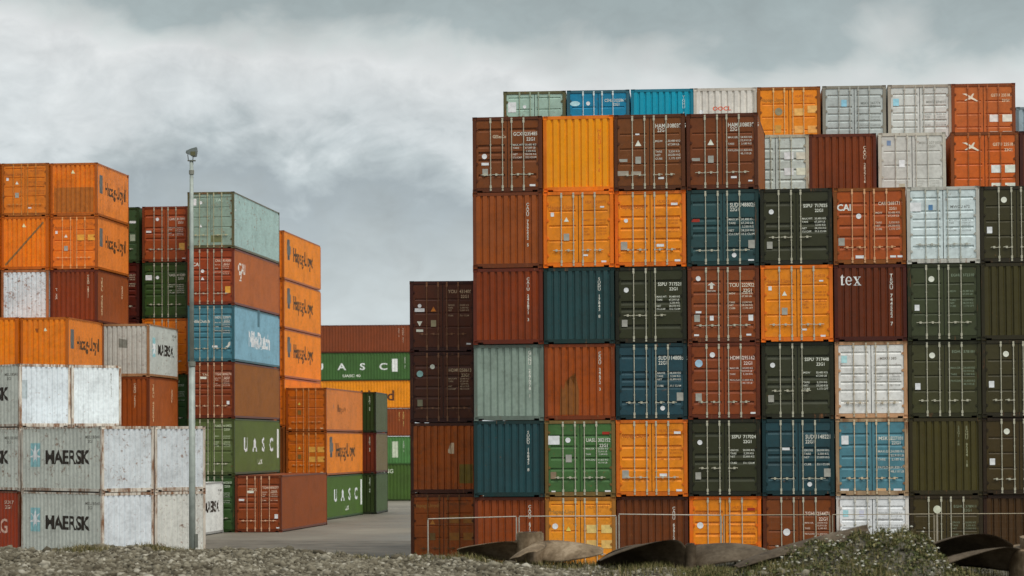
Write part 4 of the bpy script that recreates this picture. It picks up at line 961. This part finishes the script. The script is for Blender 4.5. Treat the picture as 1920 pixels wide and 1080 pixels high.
tc_ = nd(t_, 'ShaderNodeTexCoord'); n_ = nd(t_, 'ShaderNodeTexNoise'); n_.inputs['Scale'].default_value = 5; n_.inputs['Detail'].default_value = 8; t_.links.new(tc_.outputs['Object'], n_.inputs[0])
t_.links.new(ramp(t_, n_.outputs[0], [(.35, (.045, .038, .026)), (.65, (.13, .115, .085))]), b_.inputs['Base Color']); b_.inputs['Roughness'].default_value = .95
me = np_mesh('bank', V, Fq, 4); me.polygons.foreach_set('use_smooth', [True]*len(me.polygons))
tag(mesh_obj('earth_bank', me, em), None, None, kind='structure')

# crushed stones
def ico():
    bm = bmesh.new(); bmesh.ops.create_icosphere(bm, subdivisions=1, radius=1.0)
    v = np.array([p.co[:] for p in bm.verts]); f = np.array([[q.index for q in p.verts] for p in bm.faces]); bm.free(); return v, f
IV, IF = ico()
def scatter_rocks(X, Y, S, name, mat, label_kind='stuff', sink=.25):
    n = len(X); Z = bank(X, Y)
    T = [IV * (1 + rng.uniform(-.28, .28, (len(IV), 1))) for _ in range(24)]
    T = np.array(T)[rng.integers(0, 24, n)]
    sc = S[:, None] * rng.uniform([.75, .75, .45], [1.35, 1.2, .9], (n, 3))
    a = rng.uniform(0, 2*np.pi, n); b = rng.normal(0, .35, n); ca, sa, cb, sb = np.cos(a), np.sin(a), np.cos(b), np.sin(b)
    P = T * sc[:, None, :]
    x = P[..., 0]; y = P[..., 1]*cb[:, None] - P[..., 2]*sb[:, None]; z = P[..., 1]*sb[:, None] + P[..., 2]*cb[:, None]
    Q = np.stack([x*ca[:, None] - y*sa[:, None] + X[:, None], x*sa[:, None] + y*ca[:, None] + Y[:, None], z + Z[:, None] + (S*sink)[:, None]], -1)
    Fc = (IF[None] + (np.arange(n)*len(IV))[:, None, None]).reshape(-1, 3)
    me = np_mesh(name, Q.reshape(-1, 3), Fc, 3)
    o = mesh_obj(name, me, mat); tag(o, None, None, kind='stuff'); return o
N = 150000
Y = rng.uniform(46, 62, N); X = rng.uniform(-1, 1, N) * (Y*.205 + 1.0)
edge = 1.6 + 1.2*np.sin(Y*.8) + (56 - Y)*.35
keep = (X < edge + rng.normal(0, 1.3, N)) | (rng.uniform(0, 1, N) < .10)
keep &= ~((Y > 58.0) & (X > -1.5) & (rng.uniform(0, 1, N) < .6))
X, Y = X[keep], Y[keep]; S = rng.lognormal(math.log(.0255), .50, len(X)); S = np.clip(S, .013, .15)
gm = island_mat('crushed_stone', [(0, (.070, .057, .036)), (.3, (.125, .105, .070)), (.6, (.175, .150, .104)), (.88, (.25, .22, .16)), (1, (.43, .39, .31))])
scatter_rocks(X, Y, S, 'gravel', gm)

# grass, weeds, flowers
def blades(X, Y, H, Wd, name, mat, lean=.5, dz=0.0):
    n = len(X); Z = bank(X, Y) - .02 + dz
    a = rng.uniform(0, 2*np.pi, n); la = rng.uniform(0, 2*np.pi, n); l = rng.uniform(.1, lean, n)*H
    dx, dy = np.cos(a)*Wd/2, np.sin(a)*Wd/2
    lx, ly = np.cos(la)*l, np.sin(la)*l
    v0 = np.stack([X-dx, Y-dy, Z], 1); v1 = np.stack([X+dx, Y+dy, Z], 1)
    m0 = np.stack([X-dx*.7+lx*.35, Y-dy*.7+ly*.35, Z+H*.6], 1); m1 = np.stack([X+dx*.7+lx*.35, Y+dy*.7+ly*.35, Z+H*.6], 1)
    tp = np.stack([X+lx, Y+ly, Z+H], 1)
    Vv = np.stack([v0, v1, m1, m0, tp], 1).reshape(-1, 3); b = np.arange(n)[:, None]*5
    Fc = np.concatenate([b+np.array([[0, 1, 2]]), b+np.array([[0, 2, 3]]), b+np.array([[3, 2, 4]])])
    me = np_mesh(name, Vv, Fc, 3); o = mesh_obj(name, me, mat); tag(o, None, None, kind='stuff'); return o
N = 90000
Y = rng.uniform(47, 61, N); X = rng.uniform(-3.2, 12.5, N)
pr = np.where(Y > 57.8, np.clip((X + 2.6)/2.0, 0, 1)*.8, np.clip((X - (1.4 + (56-Y)*.35))/2.2, 0, 1))
pat = .5 + .5*np.sin(X*2.3 + Y*1.1)*np.sin(Y*1.9 - X*.7)
keep = rng.uniform(0, 1, N) < pr*(.35 + .65*pat)
X, Y = X[keep], Y[keep]; Hh = rng.uniform(.05, .17, len(X)) * (1 + .5*pat[keep])
grm = island_mat('grass', [(0, (.050, .052, .014)), (.35, (.10, .095, .028)), (.65, (.175, .15, .052)), (.85, (.28, .22, .10)), (1, (.40, .32, .17))], .8)
blades(X, Y, Hh, np.full(len(X), .017), 'grass', grm)
# leafy weeds on the mound: small broad leaves spread through a low crown
N = 46000
X = rng.uniform(3.4, 9.8, N); Y = rng.uniform(47.5, 56, N); m_ = np.interp(X, MX, MZ)*np.exp(-((Y-52)/2.3)**2)
keep = rng.uniform(0, 1, N) < np.clip(m_*1.2 + .12, 0, 1); X, Y = X[keep], Y[keep]
n = len(X); clump = .5+.5*np.sin(X*5.1+Y*2.2)*np.sin(Y*4.3-X*1.9)
Z = bank(X, Y) + rng.uniform(0, 1, n)**1.3 * (.05 + .11*clump)
s_ = rng.uniform(.014, .030, n)*(1+.8*clump); q = rng.normal(0, 1, (n, 3)); q /= np.linalg.norm(q, axis=1)[:, None]; r_ = np.cross(q, rng.normal(0, 1, (n, 3))); r_ /= np.linalg.norm(r_, axis=1)[:, None]
C_ = np.stack([X, Y, Z], 1); u_ = q*s_[:, None]; v_ = r_*s_[:, None]*.55
Vv = np.stack([C_-u_, C_+v_, C_+u_, C_-v_], 1).reshape(-1, 3)
wm = island_mat('weed_leaves', [(0, (.035, .046, .012)), (.4, (.075, .088, .022)), (.75, (.14, .135, .040)), (1, (.25, .20, .085))], .7, .35)
o = mesh_obj('weeds', np_mesh('weeds', Vv, np.arange(len(Vv)).reshape(-1, 4), 4), wm); tag(o, None, None, kind='stuff')
# pale flower heads
N = 420
X = rng.uniform(4.6, 9.0, N); Y = rng.uniform(48.0, 53.5, N); m_ = np.interp(X, MX, MZ)*np.exp(-((Y-52)/2.3)**2)
keep = rng.uniform(0, 1, N) < np.clip(m_*.9 + .06, 0, 1); X, Y = X[keep], Y[keep]
fl_m = island_mat('flower_heads', [(0, (.30, .28, .20)), (.5, (.46, .43, .34)), (1, (.62, .60, .52))], .8)
n = len(X); Zf = bank(X, Y) + rng.uniform(.10, .24, n); s_ = rng.uniform(.016, .036, n)
Q = IV[None]*(s_[:, None, None]*np.array([1.2, 1, .6])) + np.stack([X, Y, Zf], 1)[:, None, :]
Fc = (IF[None] + (np.arange(n)*len(IV))[:, None, None]).reshape(-1, 3)
o = mesh_obj('flowers', np_mesh('flowers', Q.reshape(-1, 3), Fc, 3), fl_m); tag(o, None, None, kind='stuff')
# tufts at the feet of the near white containers
X = np.concatenate([rng.normal(-9.9, .35, 500), rng.normal(-8.1, .30, 600), rng.normal(-3.2, .5, 200)]); Y = rng.normal(59.6, .25, len(X))
blades(X, Y, rng.uniform(.06, .2, len(X)), np.full(len(X), .016), 'grass', grm)

# ------------------------------------------------------------------ old ship propellers lying on the bank
def bronze(k):
    m, t, b = new_mat('weathered_bronze')
    tc = nd(t, 'ShaderNodeTexCoord'); n = nd(t, 'ShaderNodeTexNoise'); n.inputs['Scale'].default_value = 1.6; n.inputs['Detail'].default_value = 9; n.inputs['Roughness'].default_value = .62
    t.links.new(tc.outputs['Object'], n.inputs[0])
    n2 = nd(t, 'ShaderNodeTexNoise'); n2.inputs['Scale'].default_value = 11; n2.inputs['Detail'].default_value = 6; t.links.new(tc.outputs['Object'], n2.inputs[0])
    v = mth(t, 'ADD', mth(t, 'MULTIPLY', n.outputs[0], .7), mth(t, 'MULTIPLY', n2.outputs[0], .3))
    t.links.new(ramp(t, v, [(.34, tuple(k*c for c in (.032, .020, .010))), (.5, tuple(k*c for c in (.085, .059, .034))), (.70, tuple(k*c for c in (.17, .128, .084)))]), b.inputs['Base Color'])
    b.inputs['Roughness'].default_value = .7; b.inputs['Specular IOR Level'].default_value = .25
    bp = nd(t, 'ShaderNodeBump'); bp.inputs['Strength'].default_value = .35; bp.inputs['Distance'].default_value = .02; t.links.new(n2.outputs[0], bp.inputs['Height']); t.links.new(bp.outputs[0], b.inputs['Normal'])
    return m
BRZ = bronze(.85); BRZ_TAN = bronze(2.1)
def blade_mesh(Rt, rh, cmax, pitch_h, rake=.0, skew=.25, th=.05, cam_=.10, arch=0.0):
    nr, nc = 22, 14; grid = {}
    bm = bmesh.new()
    for side in (1, -1):
        for i in range(nr + 1):
            t = i / nr; r = rh*.85 + (Rt - rh*.85) * t
            c = cmax * (max(0.0, 1 - (abs(t - .52)/.52)**2.3))**.5 if t > .52 else cmax * (.50 + .50*math.sin(t/.52*math.pi/2))
            c = max(c, .015)
            phi = math.atan2(pitch_h, 2*math.pi*max(r, .25))
            for j in range(nc + 1):
                k = j/nc - .5
                edge_ = (1 - (2*k)**2)
                tt = th*(1.15 - .85*t)*max(edge_, 0)**.5 * .5
                s = k*c; w = cam_*c*edge_
                h = w + side*tt
                ang = (s*math.cos(phi) - h*math.sin(phi))/max(r, .3) + skew*t*t
                z = s*math.sin(phi) + h*math.cos(phi) + rake*t + arch*4*t*(1-t)
                if side == -1 and (j in (0, nc)):
                    grid[(side, i, j)] = grid[(1, i, j)]
                else:
                    grid[(side, i, j)] = bm.verts.new((r*math.cos(ang), r*math.sin(ang), z))
        for i in range(nr):
            for j in range(nc):
                vs = [grid[(side, i, j)], grid[(side, i+1, j)], grid[(side, i+1, j+1)], grid[(side, i, j+1)]]
                if side < 0: vs = vs[::-1]
                try: bm.faces.new(vs)
                except ValueError: pass
    return finish(bm, smooth=True)
def propeller(loc, rot, Rt, rh, hub_h, n, label, cmax=.95, pitch_h=2.4, phase=0, rake=.1, skew=.25, cam_=.10, hz=(-.35, .45), angs=None, arch=0.0, mat=None, hub_mat=None, pitches=None, bev=.03):
    mat = mat or BRZ
    root = bpy.data.objects.new('ship_propeller', None); COL.objects.link(root)
    root.location = loc; root.rotation_euler = rot; root.rotation_mode = 'XYZ'
    tag(root, label, 'ship propeller', 'old ship propellers on the bank')
    bm = bmesh.new(); cyl(bm, (0, 0, hz[0]), (0, 0, hz[1]), rh*1.08, rh, 28)
    bmesh.ops.bevel(bm, geom=[e for e in bm.edges if len(e.link_faces) == 2 and any(len(f.verts) > 4 for f in e.link_faces)], offset=bev, segments=2 if bev < .1 else 6, affect='EDGES')
    hb = mesh_obj('hub', finish(bm), hub_mat or mat, root)
    bm = bmesh.new(); cyl(bm, (0, 0, hz[1]-.02), (0, 0, hz[1]+.006), rh*(.55 if bev < .1 else .2), n=20); mesh_obj('shaft_bore', finish(bm), flat((34, 28, 22), .9), hb)
    me = blade_mesh(Rt, rh, cmax, pitch_h, rake, skew, cam_=cam_, arch=arch)
    for k in range(n):
        a = angs[k] if angs else phase + 360/n*k
        mb = me if not pitches else blade_mesh(Rt, rh, cmax * pitches[k][1], pitches[k][0], rake, skew, cam_=cam_, arch=pitches[k][2])
        mesh_obj('blade', mb, mat, root, Matrix.Rotation(R(a), 4, 'Z'))
    return root
def tilt(rx, ry, rz=0): return (R(rx), R(ry), R(rz))
propeller(((992-960)/80.7, 59.5, 1.93), tilt(0, 0), 1.70, .315, .8, 4, 'grey brown ship propeller with raised hub before yellow orange doors', cmax=1.0, pitch_h=2.9, phase=-6, rake=0.0, skew=.08, mat=BRZ_TAN)
propeller(((1292-960)/83.0, 57.8, 1.74), tilt(2, 0), 2.12, .12, .5, 4, 'dark ship propeller with arching blades before brown and orange containers', cmax=1.45, rake=.0, skew=.05, hz=(-.3, .42), angs=[-3, 96, 184, 150], pitches=[(1.5, 1.0, .20), (2, .8, .1), (3.6, 1.0, .16), (2.4, .8, .20)])
propeller((7.45, 52.35, 2.62), tilt(0, -13, 0), 3.25, .22, .5, 1, 'ship propeller half buried in the grassy mound, blade pointing left', cmax=.85, pitch_h=-1.7, rake=0, hz=(-.3, -.1), angs=[184], arch=.05, cam_=.08, hub_mat=BRZ)
propeller(((1936-960)/92.0, 52.2, 2.02), tilt(7, -2), 2.50, .50, 1.0, 4, 'dark ship propeller with pale rounded hub at the lower right', cmax=1.25, rake=-.05, hz=(-.8, .46), skew=.0, angs=[163, 196, 20, 300], pitches=[(5.0, 1.15, .26), (3.8, 1.0, .14), (2, .8, .1), (2, .8, .1)], hub_mat=BRZ_TAN, bev=.22)
